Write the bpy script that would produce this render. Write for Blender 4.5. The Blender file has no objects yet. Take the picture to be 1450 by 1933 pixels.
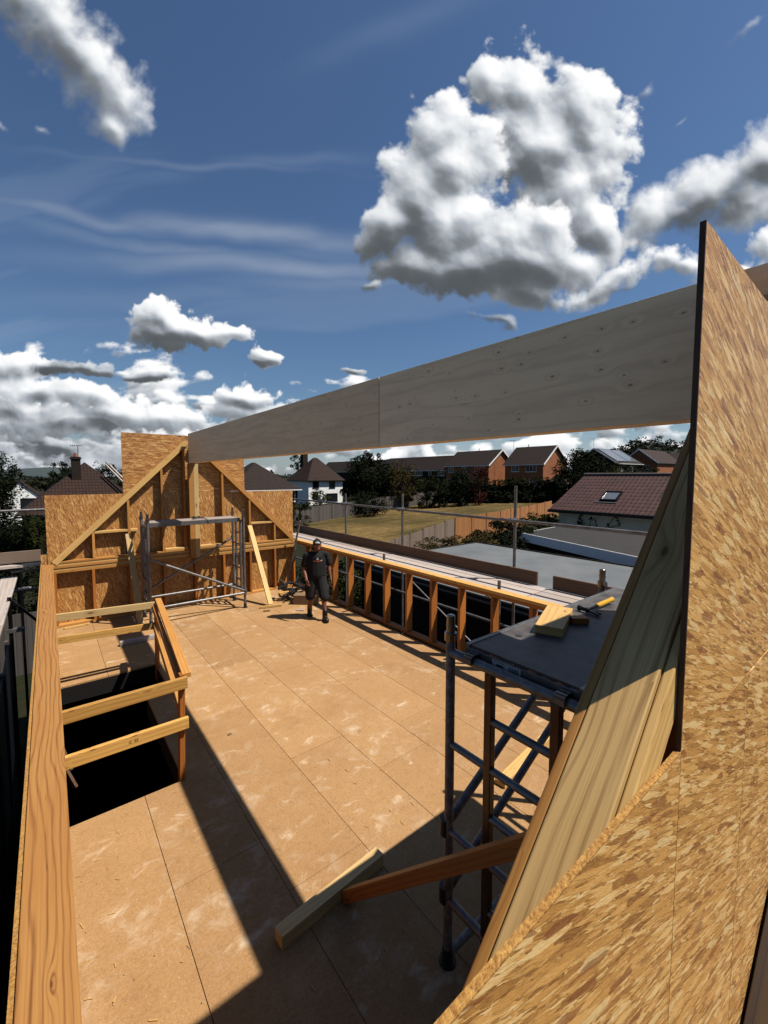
import bpy, math, random
from math import sin, cos, tan, pi, radians, sqrt, atan, atan2, exp
from mathutils import Vector, Matrix
random.seed(7)
S = bpy.context.scene
COL = S.collection

# ------------------------------------------------------------------ survey of the place (photo pixel -> direction)
F = 797.; U0 = 725.; V0 = 950.; P = atan(53 / F); YW = radians(38.5); H = 2.75
def ray(u, v):
    x = (u - U0) / F; z = -(v - V0) / F; y = 1.
    y, z = y * cos(P) + z * sin(P), -y * sin(P) + z * cos(P)
    return Vector((x * cos(YW) + y * sin(YW), -x * sin(YW) + y * cos(YW), z))
def onx(u, v, x): r = ray(u, v); return Vector((x, r.y * x / r.x, H + r.z * x / r.x))
def ony(u, v, y): r = ray(u, v); return Vector((r.x * y / r.y, y, H + r.z * y / r.y))
def onz(u, v, z): r = ray(u, v); t = (z - H) / r.z; return Vector((r.x * t, r.y * t, z))
FW = Vector((sin(YW), cos(YW), 0)); RT = Vector((cos(YW), -sin(YW), 0))
def onf(u, v, f):
    r = ray(u, v); t = f / r.dot(FW); return Vector((r.x * t, r.y * t, H + r.z * t))
def ss(a, b, x):
    t = min(1, max(0, (x - a) / (b - a))); return t * t * (3 - 2 * t)
def ground(x, y):
    z = -2.8 + .033 * min(max(x - 10, 0), 75)
    d = sqrt(x * x + y * y)
    z -= ss(60, 400, d) * 6 * (1 - ss(-.05, .25, atan2(x, max(y, .01)) - .1))
    z -= ss(85, 300, d) * 4
    return z
def ong(u, v):
    r = ray(u, v); t = 3.
    for _ in range(4000):
        x, y, z = r.x * t, r.y * t, H + r.z * t
        if z < ground(x, y): break
        t *= 1.002
    return Vector((x, y, ground(x, y)))

# ------------------------------------------------------------------ mesh builder
class MB:
    def __init__(s): s.v = []; s.f = []; s.uv = []; s.sm = []
    def face(s, pts, uvs=None, smooth=False):
        n = len(s.v); s.v += [Vector(p) for p in pts]; s.f.append(tuple(range(n, n + len(pts))))
        s.uv += uvs if uvs else [(p[0], p[1]) for p in pts]; s.sm.append(smooth)
    def shared(s, verts, faces, smooth=True, uv=None):
        n = len(s.v); s.v += [Vector(p) for p in verts]
        for f in faces:
            s.f.append(tuple(n + i for i in f)); s.sm.append(smooth)
            s.uv += [uv[i] if uv else (verts[i][0], verts[i][2]) for i in f]
    def frame_box(s, c, ax, ay, az, hx, hy, hz, o=None):
        """box at c with unit axes; ax is the grain"""
        c = Vector(c); o = o if o is not None else random.random() * 9
        P_ = {}
        for i in (-1, 1):
            for j in (-1, 1):
                for k in (-1, 1): P_[i, j, k] = c + ax * hx * i + ay * hy * j + az * hz * k
        vs = list(P_.values()); idx = {k: n for n, k in enumerate(P_.keys())}
        n0 = len(s.v); s.v += vs
        def q(ks, fu):
            s.f.append(tuple(n0 + idx[k] for k in ks)); s.sm.append(False); s.uv += [fu(k) for k in ks]
        fy = lambda k: (k[0] * hx + o, k[1] * hy + o * .37)
        fz = lambda k: (k[0] * hx + o, k[2] * hz + o * .71 + .5)
        fx = lambda k: (k[1] * hy * .3 + o, k[2] * hz + .2)
        q([(-1,-1,1),(1,-1,1),(1,1,1),(-1,1,1)], fy); q([(-1,1,-1),(1,1,-1),(1,-1,-1),(-1,-1,-1)], fy)
        q([(-1,-1,-1),(1,-1,-1),(1,-1,1),(-1,-1,1)], fz); q([(1,1,-1),(-1,1,-1),(-1,1,1),(1,1,1)], fz)
        q([(1,-1,-1),(1,1,-1),(1,1,1),(1,-1,1)], fx); q([(-1,1,-1),(-1,-1,-1),(-1,-1,1),(-1,1,1)], fx)
        return s
    def box(s, x0, x1, y0, y1, z0, z1, g=None, o=None):
        d = (x1 - x0, y1 - y0, z1 - z0); c = ((x0+x1)/2, (y0+y1)/2, (z0+z1)/2)
        A = [Vector((1,0,0)), Vector((0,1,0)), Vector((0,0,1))]
        if g is None: g = max(range(3), key=lambda i: d[i])
        i, j, k = g, (g+1) % 3, (g+2) % 3
        return s.frame_box(c, A[i], A[j], A[k], d[i]/2, d[j]/2, d[k]/2, o)
    def beam(s, a, b, w, t, up=(0,0,1), o=None):
        """timber from a to b, w across, t along up"""
        a = Vector(a); b = Vector(b); ax = (b - a); L = ax.length; ax.normalize()
        up = Vector(up); az = (up - ax * up.dot(ax)).normalized(); ay = az.cross(ax)
        return s.frame_box((a + b) / 2, ax, ay, az, L / 2, w / 2, t / 2, o)
    def tube(s, a, b, r, r2=None, n=14, caps=True):
        a = Vector(a); b = Vector(b); r2 = r if r2 is None else r2
        ax = (b - a); L = ax.length; ax.normalize()
        up = Vector((0,0,1)) if abs(ax.z) < .9 else Vector((1,0,0))
        e1 = ax.cross(up).normalized(); e2 = ax.cross(e1)
        vs = []; uv = []
        for k in range(n):
            t = 2*pi*k/n; d = e1*cos(t) + e2*sin(t)
            vs += [a + d*r, b + d*r2]; uv += [(0, t*r), (L, t*r)]
        fs = [(2*k, 2*((k+1) % n), 2*((k+1) % n)+1, 2*k+1) for k in range(n)]
        s.shared(vs, fs, True, uv)
        if caps:
            s.face([vs[2*k] for k in range(n)], [(0,0)]*n); s.face([vs[2*k+1] for k in reversed(range(n))], [(0,0)]*n)
        return s
    def extr(s, pts, d, sc=1.):
        """planar polygon pts extruded by vector d"""
        d = Vector(d); pts = [Vector(p) for p in pts]; n = len(pts)
        e = (pts[1]-pts[0]).normalized(); nn = d.normalized(); e = (e - nn*e.dot(nn)).normalized(); e2 = nn.cross(e)
        q = [p + d for p in pts]
        f = lambda p: (p.dot(e)*sc, p.dot(e2)*sc)
        s.face(list(reversed(pts)), [f(p) for p in reversed(pts)]); s.face(q, [f(p) for p in q])
        for i in range(n):
            a, b = pts[i], pts[(i+1) % n]; L = (b-a).length; h = d.length
            s.face([a, b, b+d, a+d], [(0,0),(L,0),(L,h),(0,h)])
        return s
    def ball(s, c, rx, ry=None, rz=None, n=12, m=8, rot=None):
        ry = ry or rx; rz = rz or rx; vs = []; c = Vector(c)
        for i in range(m+1):
            th = pi*i/m
            for k in range(n):
                p = Vector((rx*sin(th)*cos(2*pi*k/n), ry*sin(th)*sin(2*pi*k/n), rz*cos(th)))
                vs.append(c + (rot @ p if rot else p))
        fs = [(i*n+k, (i+1)*n+k, (i+1)*n+(k+1) % n, i*n+(k+1) % n) for i in range(m) for k in range(n)]
        s.shared(vs, fs); return s

def mesh_of(mb, name, off=Vector((0,0,0))):
    me = bpy.data.meshes.new(name)
    me.from_pydata([v - off for v in mb.v], [], mb.f)
    uvl = me.uv_layers.new(name='UVMap')
    flat = [c for uv in mb.uv for c in uv]
    if len(flat) == 2*len(me.loops): uvl.data.foreach_set('uv', flat)
    me.polygons.foreach_set('use_smooth', mb.sm); me.update()
    return me
def tag(o, label=None, cat=None, group=None, kind=None):
    if label: o['label'] = label
    if cat: o['category'] = cat
    if group: o['group'] = group
    if kind: o['kind'] = kind
    return o
def thing(name, label, cat, loc, group=None):
    o = bpy.data.objects.new(name, None); o.location = loc; o.empty_display_size = .1; COL.objects.link(o)
    return tag(o, label, cat, group)
def root_loc(o):
    while o.parent: o = o.parent
    return Vector(o.location)
def bev(o, w):
    m = o.modifiers.new('bevel', 'BEVEL'); m.width = w; m.segments = 2; m.limit_method = 'ANGLE'; return o
def part(parent, name, mb, mat, bevel=0, label=None, kind=None):
    o = bpy.data.objects.new(name, mesh_of(mb, name, root_loc(parent))); o.data.materials.append(mat)
    COL.objects.link(o); o.parent = parent
    if bevel: bev(o, bevel)
    if label: o['label'] = label
    if kind: o['kind'] = kind
    return o
def solo(name, label, cat, mb, mat, group=None, kind=None, bevel=0, loc=None):
    if loc is None:
        xs = [v.x for v in mb.v]; ys = [v.y for v in mb.v]; zs = [v.z for v in mb.v]
        loc = Vector(((min(xs)+max(xs))/2, (min(ys)+max(ys))/2, min(zs)))
    o = bpy.data.objects.new(name, mesh_of(mb, name, Vector(loc))); o.location = loc; o.data.materials.append(mat)
    COL.objects.link(o)
    if bevel: bev(o, bevel)
    return tag(o, label, cat, group, kind)
def struct(name, mb, mat): return solo(name, None, None, mb, mat, kind='structure', loc=Vector((0,0,0)))

# ------------------------------------------------------------------ materials
class NT:
    def __init__(s, tree): s.t = tree; s.n = tree.nodes; s.l = tree.links
    def node(s, typ, ins=None, **kw):
        nd = s.n.new(typ)
        for k, v in kw.items(): setattr(nd, k, v)
        for k, v in (ins or {}).items(): s.set(nd, k, v)
        return nd
    def set(s, nd, k, v):
        i = nd.inputs[k]
        if isinstance(v, bpy.types.NodeSocket): s.l.new(v, i)
        else:
            if isinstance(v, (tuple, list)) and i.type == 'RGBA' and len(v) == 3: v = (*v, 1)
            i.default_value = v
    def math(s, op, a, b=0., c=None, clamp=False):
        nd = s.node('ShaderNodeMath', {0: a, 1: b}, operation=op, use_clamp=clamp)
        if c is not None: s.set(nd, 2, c)
        return nd.outputs[0]
    def vm(s, op, a, b=(0,0,0)):
        nd = s.node('ShaderNodeVectorMath', {0: a, 1: b}, operation=op)
        return nd.outputs['Value'] if op in ('LENGTH', 'DOT_PRODUCT', 'DISTANCE') else nd.outputs[0]
    def mapping(s, v, loc=(0,0,0), rot=(0,0,0), sc=(1,1,1), typ='POINT'):
        return s.node('ShaderNodeMapping', {'Vector': v, 'Location': loc, 'Rotation': rot, 'Scale': sc}, vector_type=typ).outputs[0]
    def noise(s, v, scale=5., detail=4., rough=.5, dist=0., col=False, dim='3D'):
        nd = s.node('ShaderNodeTexNoise', {'Vector': v, 'Scale': scale, 'Detail': detail, 'Roughness': rough, 'Distortion': dist}, noise_dimensions=dim)
        return nd.outputs['Color' if col else 0]
    def ramp(s, fac, stops, interp='LINEAR'):
        nd = s.node('ShaderNodeValToRGB', {0: fac}); cr = nd.color_ramp; cr.interpolation = interp
        while len(cr.elements) < len(stops): cr.elements.new(.5)
        for e, (p, c) in zip(cr.elements, stops):
            e.position = p; e.color = (*c, 1) if not isinstance(c, (int, float)) else (c, c, c, 1)
        return nd.outputs[0]
    def mix(s, f, a, b, mode='MIX'):
        nd = s.node('ShaderNodeMix', data_type='RGBA', blend_type=mode)
        s.set(nd, 0, f); s.set(nd, 6, a); s.set(nd, 7, b); return nd.outputs[2]
    def mr(s, v, a, b, c=0., d=1., t='LINEAR'):
        return s.node('ShaderNodeMapRange', {0: v, 1: a, 2: b, 3: c, 4: d}, interpolation_type=t).outputs[0]
    def sep(s, v): return s.node('ShaderNodeSeparateXYZ', {0: v}).outputs
    def comb(s, x, y, z=0.): return s.node('ShaderNodeCombineXYZ', {0: x, 1: y, 2: z}).outputs[0]

def new_mat(name):
    m = bpy.data.materials.new(name); m.use_nodes = True; nt = NT(m.node_tree); m.node_tree.nodes.clear()
    out = nt.node('ShaderNodeOutputMaterial'); b = nt.node('ShaderNodeBsdfPrincipled')
    nt.l.new(b.outputs[0], out.inputs[0]); return m, nt, b
def uvo(nt, k=7.):
    """UV in metres, shifted per object"""
    uv = nt.node('ShaderNodeTexCoord').outputs['UV']
    r = nt.node('ShaderNodeObjectInfo').outputs['Random']
    return nt.vm('ADD', uv, nt.comb(nt.math('MULTIPLY', r, k), nt.math('MULTIPLY', r, k*.73), 0.))
def bump(nt, b, h, strength=.3, dist=.01):
    nd = nt.node('ShaderNodeBump', {'Strength': strength, 'Distance': dist, 'Height': h}); nt.l.new(nd.outputs[0], b.inputs['Normal'])

def osb(name, rot=0., dark=(.13,.042,.009), mid=(.45,.215,.06), lite=(.88,.62,.29), base=(.36,.16,.042), sc=1., spread=1., bs=.5, L=11., Wd=58., n=10):
    """oriented strand board: layers of crisp long flakes at crossing angles, laid over each other"""
    m, nt, b = new_mat(name); v = uvo(nt)
    v = nt.mapping(v, rot=(0, 0, rot))
    w = nt.vm('SCALE', nt.vm('SUBTRACT', nt.noise(v, 30*sc, 2, .5, col=True), (.5,.5,.5))); nt.set(w.node, 3, .007/sc)
    v = nt.vm('ADD', v, w)
    tn = nt.noise(v, 40*sc, 3, .7)
    col = nt.mix(nt.mr(tn, .3, .7), (base[0]*.55, base[1]*.5, base[2]*.5), (base[0]*1.2, base[1]*1.2, base[2]*1.2)); hgt = 0.
    rnd = random.Random(int(rot*100) + int(sc*10))
    for i in range(n):
        a = (rnd.uniform(-1.35, 1.35) if i % 3 == 0 else rnd.gauss(0, .38))*spread
        k = rnd.uniform(.55, 1.5)
        mp = nt.mapping(v, loc=(i*3.1, i*1.7, 0), rot=(0,0,a), sc=(L*sc*k, Wd*sc*k, 1))
        vo = nt.node('ShaderNodeTexVoronoi', {'Vector': mp, 'Scale': 1., 'Randomness': 1.}, voronoi_dimensions='2D', distance='CHEBYCHEV')
        se = nt.node('ShaderNodeSeparateColor', {0: vo.outputs['Color']}).outputs
        near = nt.math('LESS_THAN', vo.outputs['Distance'], .5)
        sel = nt.math('MULTIPLY', nt.math('GREATER_THAN', se[0], .50), near)
        fib = nt.noise(nt.mapping(v, rot=(0,0,a), sc=(20*sc, 260*sc, 1)), 1., 3, .75)
        tone = nt.math('ADD', nt.math('ADD', nt.math('MULTIPLY', se[1], .8), .1), nt.math('MULTIPLY', nt.math('SUBTRACT', fib, .5), 1.05))
        c = nt.ramp(tone, [(.0, dark), (.12, (dark[0]*.45+mid[0]*.5, dark[1]*.45+mid[1]*.5, dark[2]*.45+mid[2]*.5)), (.36, mid), (.68, (mid[0]*1.32, mid[1]*1.45, mid[2]*1.7)), (1., lite)])
        edge = nt.mr(vo.outputs['Distance'], .42, .5, 1., .6)
        col = nt.mix(sel, col, nt.mix(1., c, edge, 'MULTIPLY'))
        h_ = nt.math('ADD', nt.math('MULTIPLY', se[2], .8), nt.math('MULTIPLY', fib, .3))
        hgt = nt.node('ShaderNodeMix', {0: sel, 2: hgt, 3: h_}).outputs[0]
    for i, (a, c_, th) in enumerate(((.3, (.26, .08, .025), .975), (-.7, lite, .95), (1.2, (.30, .11, .04), .97))):   # the odd long dark or pale flake on top
        vo = nt.node('ShaderNodeTexVoronoi', {'Vector': nt.mapping(v, loc=(5+i*2.3, 1+i, 0), rot=(0,0,a*spread*.6), sc=(6*sc, 40*sc, 1)), 'Scale': 1., 'Randomness': 1.}, voronoi_dimensions='2D', distance='CHEBYCHEV')
        se = nt.node('ShaderNodeSeparateColor', {0: vo.outputs['Color']}).outputs
        fb_ = nt.mr(nt.noise(nt.mapping(v, rot=(0,0,a*spread*.6), sc=(12*sc, 260*sc, 1)), 1., 3, .7), .3, .7, .6, 1.3)
        col = nt.mix(nt.math('MULTIPLY', nt.math('GREATER_THAN', se[0], th), .7), col, nt.mix(1., c_, fb_, 'MULTIPLY'))
    sp = nt.noise(nt.mapping(v, sc=(70*sc, 170*sc, 1)), 1., 2, .6)
    col = nt.mix(nt.math('MULTIPLY', nt.mr(sp, .68, .74), .75), col, dark); col = nt.mix(nt.math('MULTIPLY', nt.mr(sp, .33, .28), .6), col, lite)
    nt.set(b, 'Base Color', col); nt.set(b, 'Roughness', .5); nt.set(b, 'Specular IOR Level', .45)
    bump(nt, b, hgt, bs, .004/sc); return m

def wood(name, lite, dark, knot=(.10,.04,.015), ring=38., knots=.55, ksc=(3.6, 11.), big=.38, rough=.6, stain=None, contrast=1., kr=.13, fine=1.1, sharp=2.6, crack=.745):
    m, nt, b = new_mat(name); v = uvo(nt, 23.)
    x, y, _ = nt.sep(v)
    # knots
    kv = nt.mapping(v, sc=(ksc[0], ksc[1], 1))
    vo = nt.node('ShaderNodeTexVoronoi', {'Vector': kv, 'Scale': 1., 'Randomness': 1.}, voronoi_dimensions='2D')
    d = vo.outputs['Distance']; rs = nt.node('ShaderNodeSeparateColor', {0: vo.outputs['Color']}).outputs
    on = nt.math('GREATER_THAN', rs[0], knots)
    r_ = nt.math('MULTIPLY', nt.math('ADD', rs[1], .35), kr)
    kd = nt.math('DIVIDE', d, r_)
    bulge = nt.math('MULTIPLY', nt.math('EXPONENT', nt.math('MULTIPLY', nt.math('MULTIPLY', kd, kd), -.28)), on)
    # growth rings: wander + bulge round knots
    wn = nt.noise(nt.mapping(v, sc=(.9, 6, 1)), 1., 2, .5)
    fn = nt.noise(nt.mapping(v, sc=(3, 30, 1)), 1., 3, .6)
    ph = nt.math('ADD', nt.math('MULTIPLY', y, ring*6.28), nt.math('MULTIPLY', wn, 26*big))
    ph = nt.math('ADD', ph, nt.math('MULTIPLY', bulge, 9.)); ph = nt.math('ADD', ph, nt.math('MULTIPLY', fn, 2.2))
    s_ = nt.math('ADD', nt.math('MULTIPLY', nt.math('SINE', ph), .5), .5)
    s_ = nt.math('POWER', s_, sharp)
    fib = nt.noise(nt.mapping(v, sc=(6, 420, 1)), 1., 2, .6)
    f = nt.math('ADD', nt.math('MULTIPLY', s_, .62*contrast), nt.math('MULTIPLY', nt.math('SUBTRACT', fib, .45), .7), clamp=True)
    mg = nt.noise(nt.vm('ADD', nt.mapping(v, sc=(1.3, 150, 1)), nt.comb(0., nt.math('MULTIPLY', bulge, 3.), 0.)), 1., 3, .65)
    f = nt.math('ADD', f, nt.math('MULTIPLY', nt.math('SUBTRACT', mg, .5), fine), clamp=True)
    col = nt.mix(f, lite, dark)
    pat = nt.noise(nt.mapping(v, sc=(1.2, 7, 1)), 1., 4, .6)
    col = nt.mix(nt.math('MULTIPLY', nt.mr(pat, .45, .75), .45), col, stain or dark)
    rt = nt.math('FRACT', nt.math('MULTIPLY', nt.node('ShaderNodeObjectInfo').outputs['Random'], 7.31))
    col = nt.mix(1., col, nt.ramp(rt, [(0., (.80,.76,.70)), (.5, (1.,1.,1.)), (1., (1.14,1.12,1.08))]), 'MULTIPLY')
    kn = nt.math('MULTIPLY', nt.mr(kd, .42, .30), on)
    col = nt.mix(kn, col, knot)
    halo = nt.math('MULTIPLY', nt.math('MULTIPLY', nt.mr(kd, 1.1, .4), on), .5)
    col = nt.mix(halo, col, (dark[0]*.8, dark[1]*.75, dark[2]*.7))
    ck = nt.noise(nt.mapping(v, sc=(1.1, 60, 1)), 1., 3, .65)
    col = nt.mix(nt.mr(ck, crack, crack+.02), col, (knot[0]*.7, knot[1]*.7, knot[2]*.7))
    nt.set(b, 'Base Color', col); nt.set(b, 'Roughness', rough); nt.set(b, 'Specular IOR Level', .3)
    hh = nt.math('SUBTRACT', nt.math('MULTIPLY', fib, .6), nt.math('MULTIPLY', s_, .5))
    bump(nt, b, hh, .25, .002); return m

def plain(name, c1, c2=None, sc=6., rough=.7, metal=0., det=5., bmp=.0, spec=.3, coord='Object', bd=.01):
    m, nt, b = new_mat(name); v = nt.node('ShaderNodeTexCoord').outputs[coord]
    n = nt.noise(v, sc, det, .6)
    nt.set(b, 'Base Color', nt.mix(nt.mr(n, .32, .68), c1, c2 or tuple(k*.75 for k in c1)))
    nt.set(b, 'Roughness', rough); nt.set(b, 'Metallic', metal); nt.set(b, 'Specular IOR Level', spec)
    if bmp: bump(nt, b, n, bmp, bd)
    return m
def leafm(name, c1, c2, tr=.25):
    m, nt, b = new_mat(name)
    r = nt.node('ShaderNodeNewGeometry').outputs['Random Per Island']
    n = nt.noise(nt.node('ShaderNodeTexCoord').outputs['Object'], .7, 3, .6)
    f = nt.math('ADD', nt.math('MULTIPLY', r, .6), nt.math('MULTIPLY', nt.mr(n, .3, .7), .4))
    nt.set(b, 'Base Color', nt.mix(f, c1, c2)); nt.set(b, 'Roughness', .9); nt.set(b, 'Specular IOR Level', .08)
    return m
def rooftile(name, c1, c2, course=.32, tile=.22, strength=.9):
    m, nt, b = new_mat(name); uv = nt.node('ShaderNodeTexCoord').outputs['UV']
    x, y, _ = nt.sep(uv)
    xf = nt.math('FRACT', nt.math('DIVIDE', x, tile)); wav = nt.math('ABSOLUTE', nt.math('SUBTRACT', xf, .5))
    yf = nt.math('FRACT', nt.math('ADD', nt.math('DIVIDE', y, course), nt.math('MULTIPLY', wav, .45)))
    cell = nt.vm('FLOOR', nt.comb(nt.math('DIVIDE', x, tile), nt.math('DIVIDE', y, course), 0.))
    wn = nt.node('ShaderNodeTexWhiteNoise', {'Vector': cell}).outputs['Value']
    n = nt.noise(uv, 1.3, 5, .7)
    f = nt.math('ADD', nt.math('MULTIPLY', wn, .55), nt.math('MULTIPLY', n, .5))
    col = nt.mix(f, c1, c2)
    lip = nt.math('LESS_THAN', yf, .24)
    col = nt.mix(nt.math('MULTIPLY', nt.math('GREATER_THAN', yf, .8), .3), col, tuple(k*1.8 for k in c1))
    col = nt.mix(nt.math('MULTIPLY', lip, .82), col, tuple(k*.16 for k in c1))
    nt.set(b, 'Base Color', col); nt.set(b, 'Roughness', .8); nt.set(b, 'Specular IOR Level', .2)
    h = nt.math('ADD', nt.math('MULTIPLY', nt.math('SUBTRACT', 1., yf), .6), nt.math('MULTIPLY', wav, 1.1))
    bump(nt, b, h, strength, .05); return m
def brickm(name, c1, c2, mortar=(.25,.23,.2)):
    m, nt, b = new_mat(name); uv = nt.node('ShaderNodeTexCoord').outputs['UV']
    br = nt.node('ShaderNodeTexBrick', {'Vector': uv, 'Color1': c1, 'Color2': c2, 'Mortar': mortar, 'Scale': 1., 'Mortar Size': .008, 'Brick Width': .225, 'Row Height': .075})
    n = nt.noise(uv, .8, 4, .6)
    nt.set(b, 'Base Color', nt.mix(nt.mr(n, .3, .7, .75, 1.), (0,0,0), br.outputs[0])); nt.set(b, 'Roughness', .85)
    nt.set(b, 'Specular IOR Level', .2); return m
def boards(name, c1, c2, w=.125, dark=(.02,.015,.01)):
    """vertical fence boards from UV"""
    m, nt, b = new_mat(name); uv = nt.node('ShaderNodeTexCoord').outputs['UV']
    x, y, _ = nt.sep(uv); k = nt.math('DIVIDE', x, w)
    r = nt.node('ShaderNodeTexWhiteNoise', {'W': nt.math('FLOOR', k)}, noise_dimensions='1D').outputs['Value']
    n = nt.noise(nt.mapping(uv, sc=(14, 1.2, 1)), 1., 4, .6)
    col = nt.mix(nt.math('ADD', nt.math('MULTIPLY', r, .65), nt.math('MULTIPLY', n, .4)), c1, c2)
    fr = nt.math('FRACT', k)
    gap = nt.math('LESS_THAN', fr, .1)
    nt.set(b, 'Base Color', nt.mix(gap, col, dark)); nt.set(b, 'Roughness', .85)
    bump(nt, b, nt.math('ADD', fr, r), .5, .02); return m

M = {}
M['osb'] = osb('osb_sheet', rot=.3, sc=1.5, spread=2.4, L=9., Wd=62., bs=.8)
M['osb_h'] = osb('osb_sheet_laid_sideways', rot=1.5, spread=1.5, sc=1.4, L=9., Wd=62., bs=.8)
M['osb_near'] = osb('osb_sheet_outer_face', rot=1.2, dark=(.17,.055,.013), mid=(.62,.34,.105), lite=(1.,.82,.48), base=(.42,.20,.055), sc=1.75, spread=1.6, bs=1., L=7.5, Wd=72., n=13)
M['osb_edge'] = plain('osb_cut_edge', (.62,.38,.12), (.28,.13,.03), 130, .8, bmp=.8)
M['tim'] = wood('stud_timber', (.60,.33,.105), (.42,.19,.05))
M['tim_or'] = wood('orange_stud_timber', (.50,.20,.045), (.32,.105,.02), knot=(.09,.03,.01))
M['tim_pale'] = wood('pale_new_timber', (.74,.53,.24), (.55,.33,.12), ring=30)
M['tim_grey'] = wood('weathered_pale_timber', (.74,.58,.33), (.40,.28,.135), knot=(.10,.05,.025), ring=30, big=.55, contrast=.6, fine=1.9, ksc=(2.6, 7.), knots=.55, kr=.2)
M['plate'] = wood('wall_plate_timber', (.46,.25,.085), (.23,.095,.028), ring=34, big=1.0, knots=.55, ksc=(1.5, 6.5), contrast=1.15, sharp=4., fine=1.9, kr=.085, knot=(.07,.03,.01), stain=(.36,.16,.045))
M['rail'] = wood('rail_timber', (.70,.46,.16), (.47,.24,.065), knot=(.12,.035,.012), ring=24, knots=.35, ksc=(4., 14.), kr=.17)
M['glulam'] = wood('glulam_spruce', (.97,.76,.50), (.74,.54,.33), knot=(.13,.065,.03), ring=9, big=.7, knots=.3, ksc=(5.0, 9.), contrast=.7, kr=.10, sharp=4., crack=.71, stain=(.62,.48,.33), fine=1.2)
M['rafter'] = wood('rafter_timber', (.80,.58,.29), (.36,.225,.09), knot=(.09,.04,.018), ring=30, big=.6, contrast=.75, sharp=3.5, fine=2.1, ksc=(2.4, 5.5), knots=.3, kr=.16, crack=.69)
M['brown'] = wood('brown_weathered_board_and_shade', (.16,.085,.05), (.085,.042,.022), knot=(.03,.015,.01), ring=20)
M['sboard'] = wood('bleached_scaffold_board', (.60,.52,.48), (.40,.33,.29), knot=(.1,.08,.06), ring=16)
M['alu'] = plain('dull_aluminium', (.34,.33,.33), (.20,.20,.205), 22, .48, .85, spec=.5)
M['alu_dk'] = plain('stained_aluminium', (.36,.35,.34), (.14,.135,.13), 22, .55, .35, spec=.5)
M['galv'] = plain('galvanised_tube', (.34,.33,.33), (.19,.18,.18), 12, .5, .7, spec=.5)
M['chrome'] = plain('bright_steel', (.62,.6,.58), (.4,.38,.36), 14, .22, 1., spec=.5)
M['ply_dk'] = plain('worn_black_platform_ply', (.15,.13,.12), (.03,.028,.03), 7, .55, spec=.45, bmp=.15, det=12)
M['black'] = plain('black_plastic', (.02,.02,.02), (.03,.03,.03), 20, .5)
M['sticker'] = plain('white_sticker', (.7,.7,.7), (.6,.6,.6), 20, .5)
M['yellow'] = plain('yellow_rubber', (.75,.42,.01), (.65,.34,.01), 30, .5)
M['steel_dk'] = plain('dark_steel', (.06,.06,.065), (.03,.03,.03), 40, .35, .9)
M['white'] = plain('white_render', (.74,.74,.73), (.62,.62,.60), 1.5, .8)
M['pvc'] = plain('white_upvc', (.72,.72,.72), (.66,.66,.66), 5, .4)
M['cream'] = plain('cream_render', (.62,.56,.42), (.50,.44,.32), 1.2, .85)
M['glass'] = plain('dark_window_glass', (.012,.014,.018), (.02,.022,.026), .8, .12, spec=.6)
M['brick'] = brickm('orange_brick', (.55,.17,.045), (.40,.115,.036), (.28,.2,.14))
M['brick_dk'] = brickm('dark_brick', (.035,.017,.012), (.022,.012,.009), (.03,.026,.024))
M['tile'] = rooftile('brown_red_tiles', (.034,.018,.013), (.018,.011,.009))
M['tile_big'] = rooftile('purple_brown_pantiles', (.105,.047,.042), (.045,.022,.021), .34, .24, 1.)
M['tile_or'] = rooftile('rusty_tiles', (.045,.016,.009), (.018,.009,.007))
M['felt'] = plain('black_roof_felt', (.022,.020,.019), (.036,.032,.030), 3, .85, bmp=.2)
M['grp'] = plain('grey_flat_roof', (.21,.22,.225), (.145,.155,.16), .9, .5, det=10)
M['fence_g'] = boards('grey_fence_boards', (.14,.12,.105), (.065,.055,.045))
M['fence_p'] = boards('pinkish_fence_boards', (.30,.22,.17), (.17,.115,.085))
M['fence_o'] = boards('orange_fence_boards', (.66,.28,.075), (.38,.14,.04))
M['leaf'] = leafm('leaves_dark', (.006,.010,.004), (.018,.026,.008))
M['leaf_l'] = leafm('leaves_light_green', (.014,.022,.006), (.055,.066,.014))  # lighter yellow-green leaf colour, varied per leaf
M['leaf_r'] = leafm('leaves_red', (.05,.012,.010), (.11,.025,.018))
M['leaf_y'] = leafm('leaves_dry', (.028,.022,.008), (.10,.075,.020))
M['bark'] = plain('bark', (.05,.035,.022), (.03,.02,.014), 8, .9, bmp=.4)
M['hill'] = plain('distant_hill', (.035,.055,.06), (.05,.07,.07), .004, 1.)  # blue of the distant haze is put into this colour
M['panel'] = plain('solar_panel_glass', (.16,.18,.21), (.20,.22,.25), .7, .12, spec=.8)
M['skin'] = plain('tanned_skin', (.30,.11,.065), (.24,.085,.05), 12, .5)
M['shirt'] = plain('black_cotton', (.006,.006,.007), (.010,.010,.011), 14, .9, bmp=.3)
M['shorts'] = plain('charcoal_work_cloth', (.018,.017,.018), (.009,.009,.010), 12, .9, bmp=.4)
M['boot'] = plain('black_boot_leather', (.02,.019,.018), (.01,.01,.01), 20, .45)
M['hair'] = plain('dark_hair', (.02,.014,.01), (.01,.008,.006), 40, .6)
M['red'] = plain('red_print', (.55,.07,.04), (.5,.1,.07), 60, .7)
M['wprint'] = plain('white_print', (.75,.75,.75), (.65,.65,.65), 60, .7)
M['card'] = plain('brown_cardboard', (.30,.18,.09), (.24,.14,.07), 6, .8)
M['junk'] = plain('dark_bundle', (.05,.045,.045), (.02,.02,.02), 15, .6)
M['void'] = plain('stairwell_shade', (.007,.005,.004), (.004,.003,.003), 3, .9)  # near-black colour stands in for the shade inside the stair opening

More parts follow.
